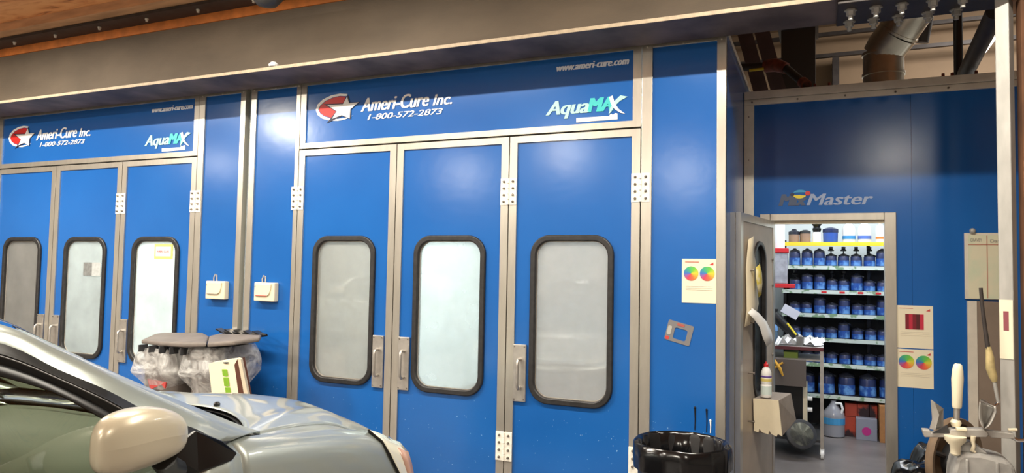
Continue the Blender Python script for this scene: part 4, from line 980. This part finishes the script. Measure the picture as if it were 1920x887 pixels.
# headlights
for sgn in (-1, 1):
    k = M()
    cs = fr(.70, 1, 6)+fr(1.05, 1.30, 5)
    rows = []
    for i, c in enumerate(cs):
        lo = lerpt(c, [(.70, .93), (.85, .84), (1.0, .76), (1.12, .84), (1.30, .985)])
        row = []
        for a in fr(lo, 1.0, 6):
            p = skin(sgn*c, a); ctr = Vector((2.4, .87, .5)); n_ = (p-ctr); n_.normalize(); row.append(cw(*(p+n_*.010)))
        rows.append(row)
    hl = M().sheet(rows).build('headlight', mat('clear lamp lens', srgb(226, 222, 200), .12, .15, coat=1), car, smooth=60, solid=.004)
    edge = [r_[0] for r_ in rows]
    M().tube(edge, .005, 6).build('lens_seal', TRIMB, hl, smooth=60)
    k = M().sheet([[r_[3]*.5+r_[4]*.5+Vector((0, 0, .002)), r_[5], r_[6]] for r_ in rows[7:]]).build('amber_corner', mat('reddish reflector', srgb(176, 140, 124), .2), hl, smooth=60, solid=.006)
# grille and fog panel
M().obox(cw(3.375, .87, .56), (.9, .03, .10)).build('grille', TRIMB, car, bevel=.01)
# dashboard, seats, steering wheel
rows = []
for F, z in ((2.10, .965), (1.95, .985), (1.75, .99), (1.55, .975), (1.42, .94), (1.36, .86), (1.36, .6)):
    rows.append([cw(F+.10*math.sin(math.pi*v), .10+1.54*v, z+(.035*math.exp(-((v-.74)/.12)**2) if F < 1.9 else 0)+.012*math.sin(v*9)) for v in fr(0, 1, 24)])
M().sheet(rows).build('dashboard', DASH, car, smooth=60, solid=.01)
M().sheet([[cw(F, s_, z) for s_ in (.09, .12)] for F, z in ((.5, .96), (1.0, .975), (1.5, .985))]).build('door_card', DASH, car, solid=.03)
for s_ in (.50, 1.24):
    st = M().tube([cw(.55, s_, .55), cw(.45, s_, .80), cw(.36, s_, 1.10)], [.20, .22, .16], 16).build('seat', DASH, car, smooth=60)
    M().obox(cw(.32, s_, 1.24), (.24, .09, .16)).build('headrest', DASH, st, bevel=.03)
    M().obox(cw(.75, s_, .50), (.46, .50, .16)).build('seat_cushion', DASH, st, bevel=.04)
mts = Matrix.Translation(cw(1.15, 1.24, .90)) @ Matrix.Rotation(math.radians(65), 4, 'X')
M().tube([mts @ Vector((.18*math.cos(a), .18*math.sin(a), 0)) for a in fr(0, 2*math.pi, 28)], .014, 8, caps=False).build('steering_wheel', TRIMB, car, smooth=60)
M().box(*sorted((CX-.08, CX-1.66)), -1.1, 2.9, .22, .30).build('floor_pan', TRIMB, car)
# wheels
for F in (2.38, -.42):
    for sgn in (-1, 1):
        xs_ = .0 if sgn < 0 else 1.54
        c0 = cw(F, xs_-(.03 if sgn < 0 else -.0), .31); c1 = cw(F, xs_+(.19 if sgn < 0 else .23), .31)
        k = M(); k.tube([c0+Vector((.0, 0, 0)), c0.lerp(c1, .12), c0.lerp(c1, .88), c1], [.285, .31, .31, .285], 32)
        wl = k.build('wheel', RUBBER, car, smooth=50)
        oc = c0 if sgn < 0 else c1; o2 = Vector((.012 if sgn < 0 else -.012, 0, 0))
        M().cyl(oc, oc+o2, .20, n=28).build('wheel_cover', GALV, wl, bevel=.004)
        sf = .0 if sgn < 0 else 1.74
        M().cyl(cw(F, sf-.008, .31), cw(F, sf+.008, .31), .352, n=36).build('wheel_well', TRIMB, wl)
        M().tube([cw(F+.36*math.cos(a), (.0 if sgn < 0 else 1.74), .31+.36*math.sin(a)) for a in fr(-.1, math.pi+.1, 20)], .012, 6).build('wheel_arch', TRIMB, wl)
# side mirror folded against the door, painted shell outwards
def mirror(sgn):
    # F, s of centre, z of centre, half height, half depth
    st = [(1.172, 1.150, 1.190), (1.180, 1.118, 1.222), (1.205, 1.102, 1.244), (1.25, 1.096, 1.254), (1.30, 1.096, 1.255), (1.35, 1.098, 1.248), (1.40, 1.103, 1.232), (1.435, 1.112, 1.208), (1.455, 1.128, 1.180), (1.462, 1.145, 1.160)]
    rows = []
    for F, zl, zh in st:
        u = (F-1.172)/.29; zc = (zl+zh)/2; hh = (zh-zl)/2; sc = -.105+.03*u
        hd = .066*(max(.03, 1-abs(2*u-1)**3))**.5
        row = []
        for q in range(20):
            a = 2*math.pi*q/20
            cq, sq = math.cos(a), math.sin(a); e = .7
            s_ = sc-hd*math.copysign(abs(cq)**e, cq); z_ = zc+hh*math.copysign(abs(sq)**e, sq)
            row.append(cw(F, s_ if sgn < 0 else 1.74-s_, z_))
        rows.append(row+[row[0]])
    rows = [[sum(rows[0][:-1], Vector())/20]*21]+rows+[[sum(rows[-1][:-1], Vector())/20]*21]
    o = M().sheet(rows).build('side_mirror', mat('warm-lit car paint', srgb(202, 192, 168), .32, .2, coat=.7), car, smooth=75, sub=1)  # body paint copied warmer and paler to carry the light on the shell
    ss = (lambda s_: s_) if sgn < 0 else (lambda s_: 1.74-s_)
    M().tube([cw(1.39, ss(-.085), 1.105), cw(1.45, ss(-.03), 1.06), cw(1.53, ss(.03), 1.02)], [.035, .03, .035], 10).build('mirror_arm', TRIMB, o, smooth=60)
    M().box(*sorted((CX-ss(-.046), CX-ss(-.036))), 1.23, 1.41, 1.12, 1.22).build('mirror_glass', CHROME, o, bevel=.004)
mirror(-1); mirror(1)
# ------------------------------------------------------------------ grey bins with plastic bags
BING = mat('dusty grey plastic', srgb(112, 104, 98), .6, noise=.18, nscale=5)
BAG = None
def bag_mat():
    m, t, b = nt('clear plastic film')
    t.nodes.remove(b); out = t.nodes['Material Output']
    tr = t.nodes.new('ShaderNodeBsdfTransparent'); tr.inputs[0].default_value = (.9, .9, .92, 1)
    df = t.nodes.new('ShaderNodeBsdfPrincipled'); df.inputs['Base Color'].default_value = srgb(238, 238, 236); df.inputs['Roughness'].default_value = .15
    tc = t.nodes.new('ShaderNodeTexCoord'); n = t.nodes.new('ShaderNodeTexNoise'); n.inputs['Scale'].default_value = 7; n.inputs['Detail'].default_value = 6; n.inputs['Distortion'].default_value = 1.5
    t.links.new(tc.outputs['Object'], n.inputs[0])
    mr = t.nodes.new('ShaderNodeMapRange'); mr.inputs[1].default_value = .35; mr.inputs[2].default_value = .72; mr.inputs[3].default_value = .18; mr.inputs[4].default_value = .80
    t.links.new(n.outputs[0], mr.inputs[0])
    mx = t.nodes.new('ShaderNodeMixShader'); t.links.new(mr.outputs[0], mx.inputs[0]); t.links.new(tr.outputs[0], mx.inputs[1]); t.links.new(df.outputs[0], mx.inputs[2])
    bp = t.nodes.new('ShaderNodeBump'); bp.inputs['Strength'].default_value = .9; bp.inputs['Distance'].default_value = .03; t.links.new(n.outputs[0], bp.inputs['Height']); t.links.new(bp.outputs[0], df.inputs['Normal'])
    t.links.new(mx.outputs[0], out.inputs[0]); return m
BAG = bag_mat()
from mathutils import noise as mn
def bin_(name, lab, x0, x1, y0, y1, ztop, bagz, lidpts, red=False, flare=.05):
    cx_, cy_ = (x0+x1)/2, (y0+y1)/2; w_, d_ = x1-x0, y1-y0
    t = thing(name, lab, 'bin', (cx_, cy_, 0), 'grey bins by the far booth')
    def ringp(sc, z, r=.10, ex=0, wob=0., seed=0):
        out = []
        for i, (x, y) in enumerate(rr(cx_, cy_, w_*sc+ex, d_*sc+ex, r, 7)):
            if wob:
                v = Vector((x*2.2, y*2.2, z*3.2+seed)); o_ = mn.noise(v)*wob+mn.noise(v*3.1)*wob*.5
                dx_, dy_ = x-cx_, y-cy_; l = math.hypot(dx_, dy_); x += dx_/l*o_; y += dy_/l*o_
            out.append(Vector((x, y, z)))
        return out+[out[0]]
    k = M(); rws = [ringp(.84, .0), ringp(.86, .05), ringp(1, ztop-.04), ringp(1.06, ztop-.035), ringp(1.06, ztop), ringp(.97, ztop), ringp(.80, .06)]
    k.sheet(rws); k.add(rws[-1][:-1], [tuple(range(len(rws[-1])-1))]); k.add(rws[0][:-1], [tuple(range(len(rws[0])-1))])
    k.build('bin_body', BING, t, smooth=50)
    rows = []
    n = 14
    for i in range(n+1):
        u = i/n; z = ztop+.012-(ztop+.012-bagz)*u
        ex = .05+flare*math.sin(math.pi*min(1, u*1.1))*1.2-.16*max(0, u-.5)*2
        rows.append(ringp(1, z-(0.05*mn.noise(Vector((u*3, 1, 2)))), .11, ex, .055*(.25+u), 3.3))
    M().sheet(rows).build('bag_liner', BAG, t, smooth=80, recalc=False)
    if red: M().prism([(cx_-.02, ztop-.32), (cx_+.10, ztop-.27), (cx_+.14, ztop-.30), (cx_+.15, ztop-.25), (cx_-.06, ztop-.24)], y0-.016, y0-.004).build('red_print', mat('red printed patch', srgb(200, 74, 70), .6), t)
    n = len(lidpts); k = M(); k.add([Vector(p) for p in lidpts]+[Vector(p)+Vector((0, 0, -.035)) for p in lidpts], [tuple(range(n)), tuple(range(2*n-1, n-1, -1))]+[(i, i+n, (i+1) % n+n, (i+1) % n) for i in range(n)])
    lid = k.build('bin_lid', mat('dusty lid top', srgb(116, 108, 102), .6, noise=.14, nscale=6), t, bevel=.012)
    return t, lid
lA = [at(*p) for p in ((265, 637, 4.20), (300, 641, 4.10), (345, 643.5, 4.06), (387, 642, 4.05), (392, 630, 4.45), (380, 623.5, 4.60), (310, 623.5, 4.62), (290, 626, 4.55))]
def flatz(P, z): return [(p.x, p.y, z+(p.z-z)*.35) for p in P]
za = sum(p.z for p in lA)/len(lA)
ta_, la_ = bin_('waste_bin', 'left grey bin with a clear plastic liner hanging over its rim', -5.14, -4.76, 4.14, 4.62, .93, .58, [tuple(p) for p in lA], True)
for i in range(5):
    x = -5.05+.115*i; M().box(x, x+.012, 4.06, 4.14, za-.10, za-.045).build('lid_rib', DARK, la_)
lB = [at(*p) for p in ((389, 643, 4.05), (440, 639, 4.12), (487, 632.5, 4.28), (490, 628, 4.50), (412, 625, 4.62), (392, 630, 4.45))]
tb_, lb_ = bin_('waste_bin', 'right grey bin with bulging clear liner behind the cream box', -4.64, -4.31, 4.16, 4.58, .97, .56, [tuple(p) for p in lB], False, .06)
t = thing('black_grate', 'black ribbed grate strip lying behind the right bin lid', 'grate', (-4.3, 4.66, 1.06))
g0, g1 = at(413, 622, 4.66), at(500, 628, 4.60)
M().tube([g0, g1], .010, 8).build('grate_rail', TRIMB, t)
for i in range(5):
    q = g0.lerp(g1, (i+.3)/5); M().obox(q+Vector((0, 0, .006)), (.11, .07, .010), ry=.35).build('grate_slat', TRIMB, t)
# cream filter box leaning on the bins
t = thing('cream_box', 'cream carton with green squares and a torn brown opening beside the bins', 'box', (-3.95, 3.95, 0))
b0 = at(392, 690, 3.92); b1 = at(444, 674, 3.92); b2 = at(470, 748, 3.92); b3 = at(402, 748, 3.92)
axis = ((b0+b1)/2-(b2+b3)/2).normalized()
def bxp(px_, py_, dy=0.): q = at(px_, py_, 3.92); return Vector((q.x, q.y+dy, q.z))
def slab(ps, dy, name, m, y=0.):
    k = M(); V = [bxp(*p, y) for p in ps]; 
    V2 = [v+Vector((-.03, dy, 0)) for v in V]; n = len(V)
    k.add(V+V2, [tuple(range(n)), tuple(range(2*n-1, n-1, -1))]+[(i, i+n, (i+1) % n+n, (i+1) % n) for i in range(n)])
    return k.build(name, m, t)
low = 130
def ext(x, y, f_=1.9): return (x, y)
CRE = mat('cream carton', srgb(238, 226, 196), .6)
slab([(391, 683), (398, 680), (416, 677), (434, 914), (416, 914)], .06, 'carton_side', CRE)
slab([(416, 677), (446, 672), (444, 681), (473, 914), (435, 914)], .06, 'carton_front', CRE, -.002)
slab([(440, 684), (446, 673), (492, 914), (473, 914)], .10, 'torn_opening', mat('brown torn inside', srgb(84, 44, 26), .8), -.003)
slab([(446, 672), (452, 674), (502, 914), (490, 914)], .05, 'carton_edge', mat('pale carton edge', srgb(206, 192, 168), .7), -.004)
for a_, b_ in ((693, 705), (708, 724), (727, 743)):
    sh = (a_-693)*.17
    slab([(422+sh, a_), (427+sh, a_-.5), (429+sh, b_), (424+sh, b_+.5)], .004, 'green_square', BOXG, -.006)
slab([(424, 680), (430, 679), (430, 681), (425, 682)], .004, 'grip_hole', BLACK, -.006)
# ------------------------------------------------------------------ black bin right
c = (-.728, 4.16, 0); RZ_ = .655
t = thing('trash_can', 'round black trash can with black liner in front of the near booth', 'trash can', c)
M().lathe([(.215, 0), (.22, .02), (.252, RZ_-.03), (.268, RZ_-.02), (.268, RZ_-.002), (.25, RZ_), (.243, RZ_-.02), (.212, .03), (0, .03)], c, 40).build('can_body', mat('black bin plastic', srgb(26, 25, 27), .4), t, smooth=40)
LIN = mat('black liner film', srgb(16, 16, 18), .16)
k = M(); rows = []
for i, (r_, z) in enumerate(((.273, RZ_-.13), (.275, RZ_-.06), (.273, RZ_), (.262, RZ_+.010), (.245, RZ_-.004), (.235, RZ_-.10), (.225, RZ_-.22), (.20, RZ_-.32), (.10, RZ_-.36), (.0, RZ_-.36))):
    row = []
    for q in range(56):
        a = 2*math.pi*q/56; fold = (.009 if i < 4 else .016)*math.sin(a*9+i*.4)*math.sin(a*4+1) * (1 if i not in (2, 3) else .35)
        r2 = max(0, r_+fold+(mn.noise(Vector((math.cos(a)*3, math.sin(a)*3, z*7)))*.014 if 3 < i < 9 else 0))
        row.append(Vector((c[0]+r2*math.cos(a), c[1]+r2*math.sin(a), z+(.008*math.sin(a*3) if i < 2 else 0))))
    rows.append(row+[row[0]])
k.sheet(rows).build('bin_liner', LIN, t, smooth=60, recalc=False)
tg = M()
rows = []
for u in fr(0, 1, 6):
    rows.append([Vector((-.53+.04*u+.02*v, 4.32-.04*v, .64-.30*u+.02*math.sin(v*6))) for v in fr(0, 1, 4)])
tag(tg.sheet(rows).build('blue_film', mat('dark blue plastic', srgb(20, 44, 84), .3), solid=.004, smooth=80, recalc=False), 'dark blue plastic scrap between the black bin and the open door', 'plastic scrap')
# ------------------------------------------------------------------ clamping stand at lower right
CAST = mat('dusty cast metal', srgb(160, 158, 154), .55, .25, noise=.18, nscale=9)
PLATE = mat('worn steel plate', srgb(168, 164, 158), .45, .4, noise=.22, nscale=7)
BONE = mat('bone white plastic', srgb(232, 222, 194), .45)
Ys = 4.15
P_ = lambda x, y, dy=0.: at(x, y, Ys+dy)
t = thing('wheel_clamp_stand', 'grey metal wheel clamping machine with upright wings at lower right', 'machine', (P_(1830, 860).x, Ys+.05, 0))
# cast housing
h0, h1 = P_(1782, 866), P_(1896, 866)
hx0, hx1 = h0.x, h1.x
prof = [(hx0-.02, .40), (hx0+.005, .68), (hx0+.02, .745), (hx0+.045, .768), (hx0+.12, .775), (hx1-.08, .765), (hx1-.02, .755), (hx1+.005, .73), (hx1+.02, .64), (hx1+.03, .40)]
M().prism(prof, Ys-.05, Ys+.16).build('cast_housing', CAST, t, bevel=.018)
for xx in (hx0+.055, hx1-.075): M().box(xx, xx+.014, Ys-.060, Ys-.048, .40, .745).build('housing_rib', CAST, t, bevel=.004)
M().prism([(hx0+.03, .765), (hx0+.055, .81), (hx0+.085, .825), (hx0+.12, .805), (hx0+.16, .77)], Ys-.01, Ys+.06).build('housing_hump', CAST, t, bevel=.008)
M().box(hx0+.02, hx1-.0, Ys, Ys+.12, 0, .41).build('pedestal', CAST, t, bevel=.01)
M().box(hx0-.06, hx1+.06, Ys-.10, Ys+.22, 0, .02).build('foot_plate', CAST, t, bevel=.004)
# flat cross bar
b0, b1 = P_(1731, 812), P_(1846, 812)
pol = [atz(x, y, Ys) for x, y in ((1728, 804), (1742, 805), (1745, 809), (1778, 811), (1780, 803), (1843, 803), (1852, 812), (1848, 818), (1732, 818))]
M().prism(pol, Ys-.03, Ys+.03).build('cross_bar', PLATE, t, bevel=.004)
pol = [atz(x, y, Ys) for x, y in ((1842, 806), (1862, 808), (1900, 812), (1902, 822), (1858, 820))]
M().prism(pol, Ys-.015, Ys+.03).build('bar_arm', PLATE, t, bevel=.003)
M().tube([P_(1893, 818), P_(1908, 826), P_(1925, 826)], .009, 8).build('bent_rod', CHROME, t, smooth=50)
M().tube([P_(1890, 806), P_(1907, 806)], .008, 8).build('pin', CREAM, t, smooth=50)
# left wing: folded plate
def plate(ps, name, m, th=.006):
    V = [P_(*p) for p in ps]; n = len(V); nn = (V[1]-V[0]).cross(V[2]-V[0]).normalized()*th
    return M().add(V+[v+nn for v in V], [tuple(range(n)), tuple(range(2*n-1, n-1, -1))]+[(i, i+n, (i+1) % n+n, (i+1) % n) for i in range(n)]).build(name, m, t)
plate([(1747, 750, -.03), (1769, 766, .06), (1769, 800, .07), (1756, 806, .06), (1751, 803, -.02), (1750, 780, -.03)], 'left_wing', PLATE)
plate([(1747, 750, -.03), (1750, 780, -.03), (1743, 805, -.03), (1754, 806, -.03), (1761, 778, -.04), (1752, 754, -.035)], 'left_wing_flange', PLATE, .01)
plate([(1749, 812, -.04), (1776, 797, -.03), (1781, 812, -.03)], 'gusset', DARK, .01)
# right wing: scoop
rows = []
for u in fr(0, 1, 8):
    yy = 752+52*u
    xl = lerpt(u, [(0, 1838), (.3, 1836), (.6, 1836), (.85, 1840), (1, 1845)]); xr_ = lerpt(u, [(0, 1866), (.25, 1868), (.6, 1862), (.85, 1856), (1, 1847)])
    rows.append([P_(xl+(xr_-xl)*v, yy+10*v*(1-u), -.05+.07*math.sin(math.pi*v)) for v in fr(0, 1, 6)])
M().sheet(rows).build('right_scoop', PLATE, t, smooth=60, solid=.006, recalc=False)
M().tube([P_(1838, 750, -.05), P_(1864, 762, -.03), P_(1870, 757, -.02)], .007, 8).build('scoop_lip', CHROME, t, smooth=50)
# white handle on its rod
q0, q1 = P_(1794, 765), P_(1796, 682)
ax = (q1-q0)
M().tube([q0, q0+ax*.05, q0+ax*.35, q0+ax*.65, q0+ax*.85, q0+ax*.97, q1], [.019, .022, .024, .027, .024, .019, .012], 14).build('lever_handle', BONE, t, smooth=50)
M().cyl(P_(1793, 797), P_(1794, 765), .014, n=12).build('lever_rod', STEEL, t, smooth=50)
M().tube([P_(1792, 800), P_(1792, 792), P_(1793, 787)], [.018, .026, .018], 12).build('rod_collar', BONE, t, smooth=50)
M().box(P_(1781, 0).x, P_(1800, 0).x, Ys-.045, Ys, P_(1790, 804).z, P_(1790, 799).z).build('white_block', BONE, t, bevel=.003)
cb = P_(1791, 818, -.045)
M().lathe([(.0, 0), (.048, 0), (.046, -.02), (.024, -.045), (.022, -.085), (.010, -.095), (0, -.095)], cb, 18).build('white_cup', BONE, t, smooth=40)
M().tube([P_(1825, 818, -.03), P_(1824, 828, -.03), P_(1826, 836, -.03), P_(1823, 845, -.03), P_(1829, 848, -.03)], [.012, .010, .008, .010, .006], 8).build('link', CREAM, t, smooth=50)
# hoop behind: bare wheel ring
rc = at(1790, 868, 4.66)
mtr = Matrix.Rotation(math.radians(50), 4, 'Z') @ Matrix.Rotation(math.pi/2, 4, 'X')
t = thing('wheel_ring', 'brown dusty wheel ring standing behind the clamping machine', 'wheel ring', (rc.x, 4.66, 0))
rt = at(1790, 783, 4.66).z
R2 = .235; zc = rt-R2
M().lathe([(R2-.030, -.018), (R2-.005, -.022), (R2, -.012), (R2, .012), (R2-.005, .022), (R2-.030, .018), (R2-.036, 0), (R2-.030, -.018)], (rc.x, 4.66, zc), 44, mtr).build('ring_rim', mat('brown dusty rubber', srgb(112, 92, 72), .7, noise=.2, nscale=9), t, smooth=50)
M().lathe([(.10, -.02), (.10, .03), (.04, .04), (.0, .04)], (rc.x, 4.66, zc), 24, mtr).build('hub', DARK, t, smooth=50)
for q in range(5):
    a_ = 2*math.pi*q/5+.3; d_ = mtr @ Vector((math.cos(a_), math.sin(a_), 0)); c_ = Vector((rc.x, 4.66, zc))
    M().cyl(c_+d_*.08, c_+d_*(R2-.03), .014, n=8).build('spoke', PIPE, t)
M().box(rc.x-.12, rc.x+.12, 4.58, 4.72, 0, zc-R2+.02).build('support_block', DARK, t, bevel=.01)
# hanging taped hose on the column
t = thing('taped_hose', 'thin rod ending in a taped tan hose bundle hanging beside the grey column', 'hose', tuple(at(1868, 700, 4.36)))
Hh = lambda x, y: at(x, y, 4.36)
M().tube([Hh(1839, 540), Hh(1842, 575), Hh(1847, 615), Hh(1853, 655)], [.009, .009, .010, .012], 8).build('thin_rod', PIPE, t, smooth=50)
M().tube([Hh(1853, 650), Hh(1856, 670), Hh(1857, 690), Hh(1862, 706), Hh(1865, 716)], [.012, .019, .022, .020, .012], 10).build('taped_bundle', mat('tan tape', srgb(182, 164, 116), .5, noise=.2, nscale=20), t, smooth=50)
M().tube([Hh(1864, 712), Hh(1868, 735), Hh(1872, 755)], [.010, .009, .008], 8).build('wire_tail', GALV, t, smooth=50)
# black bags on the floor at the right
def lump(name, lab, c_, r_, m, seed):
    k = M(); rows = []
    for i in range(15):
        ph = math.pi*i/14; row = []
        for j in range(28):
            th = 2*math.pi*j/28; d_ = Vector((math.sin(ph)*math.cos(th), math.sin(ph)*math.sin(th), math.cos(ph)))
            f_ = 1+.22*mn.noise(d_*1.8+Vector((seed, 0, 0)))+.07*mn.noise(d_*6+Vector((0, seed, 0)))
            p = Vector((d_.x*r_[0], d_.y*r_[1], d_.z*r_[2]))*f_; row.append(Vector(c_)+p)
        rows.append(row+[row[0]])
    mz = min(p.z for r in rows for p in r)
    for r in rows:
        for p in r: p.z = max(p.z, .002)
    return tag(k.sheet(rows).build(name, m, smooth=60, recalc=False), lab, 'bag')
q = at(1712, 862, 5.3)
lump('black_bag', 'stuffed black plastic bag on the floor right of the doorway', (q.x, 5.3, (q.z)/2), (.16, .18, q.z/2), LIN, 2.2)
q = at(1745, 848, 5.35)
lump('black_bag', 'taller black bag behind the other one beside the tyre', (q.x+.02, 5.6, q.z/2), (.13, .15, q.z/2), LIN, 5.1)

# unseen car copy added to give the grey booth window something to reflect
copy_tree(car, (-9.4, -3.4, 0), 'unseen pale car added far back in the shop for the grey booth window to mirror', rz=math.pi/2)
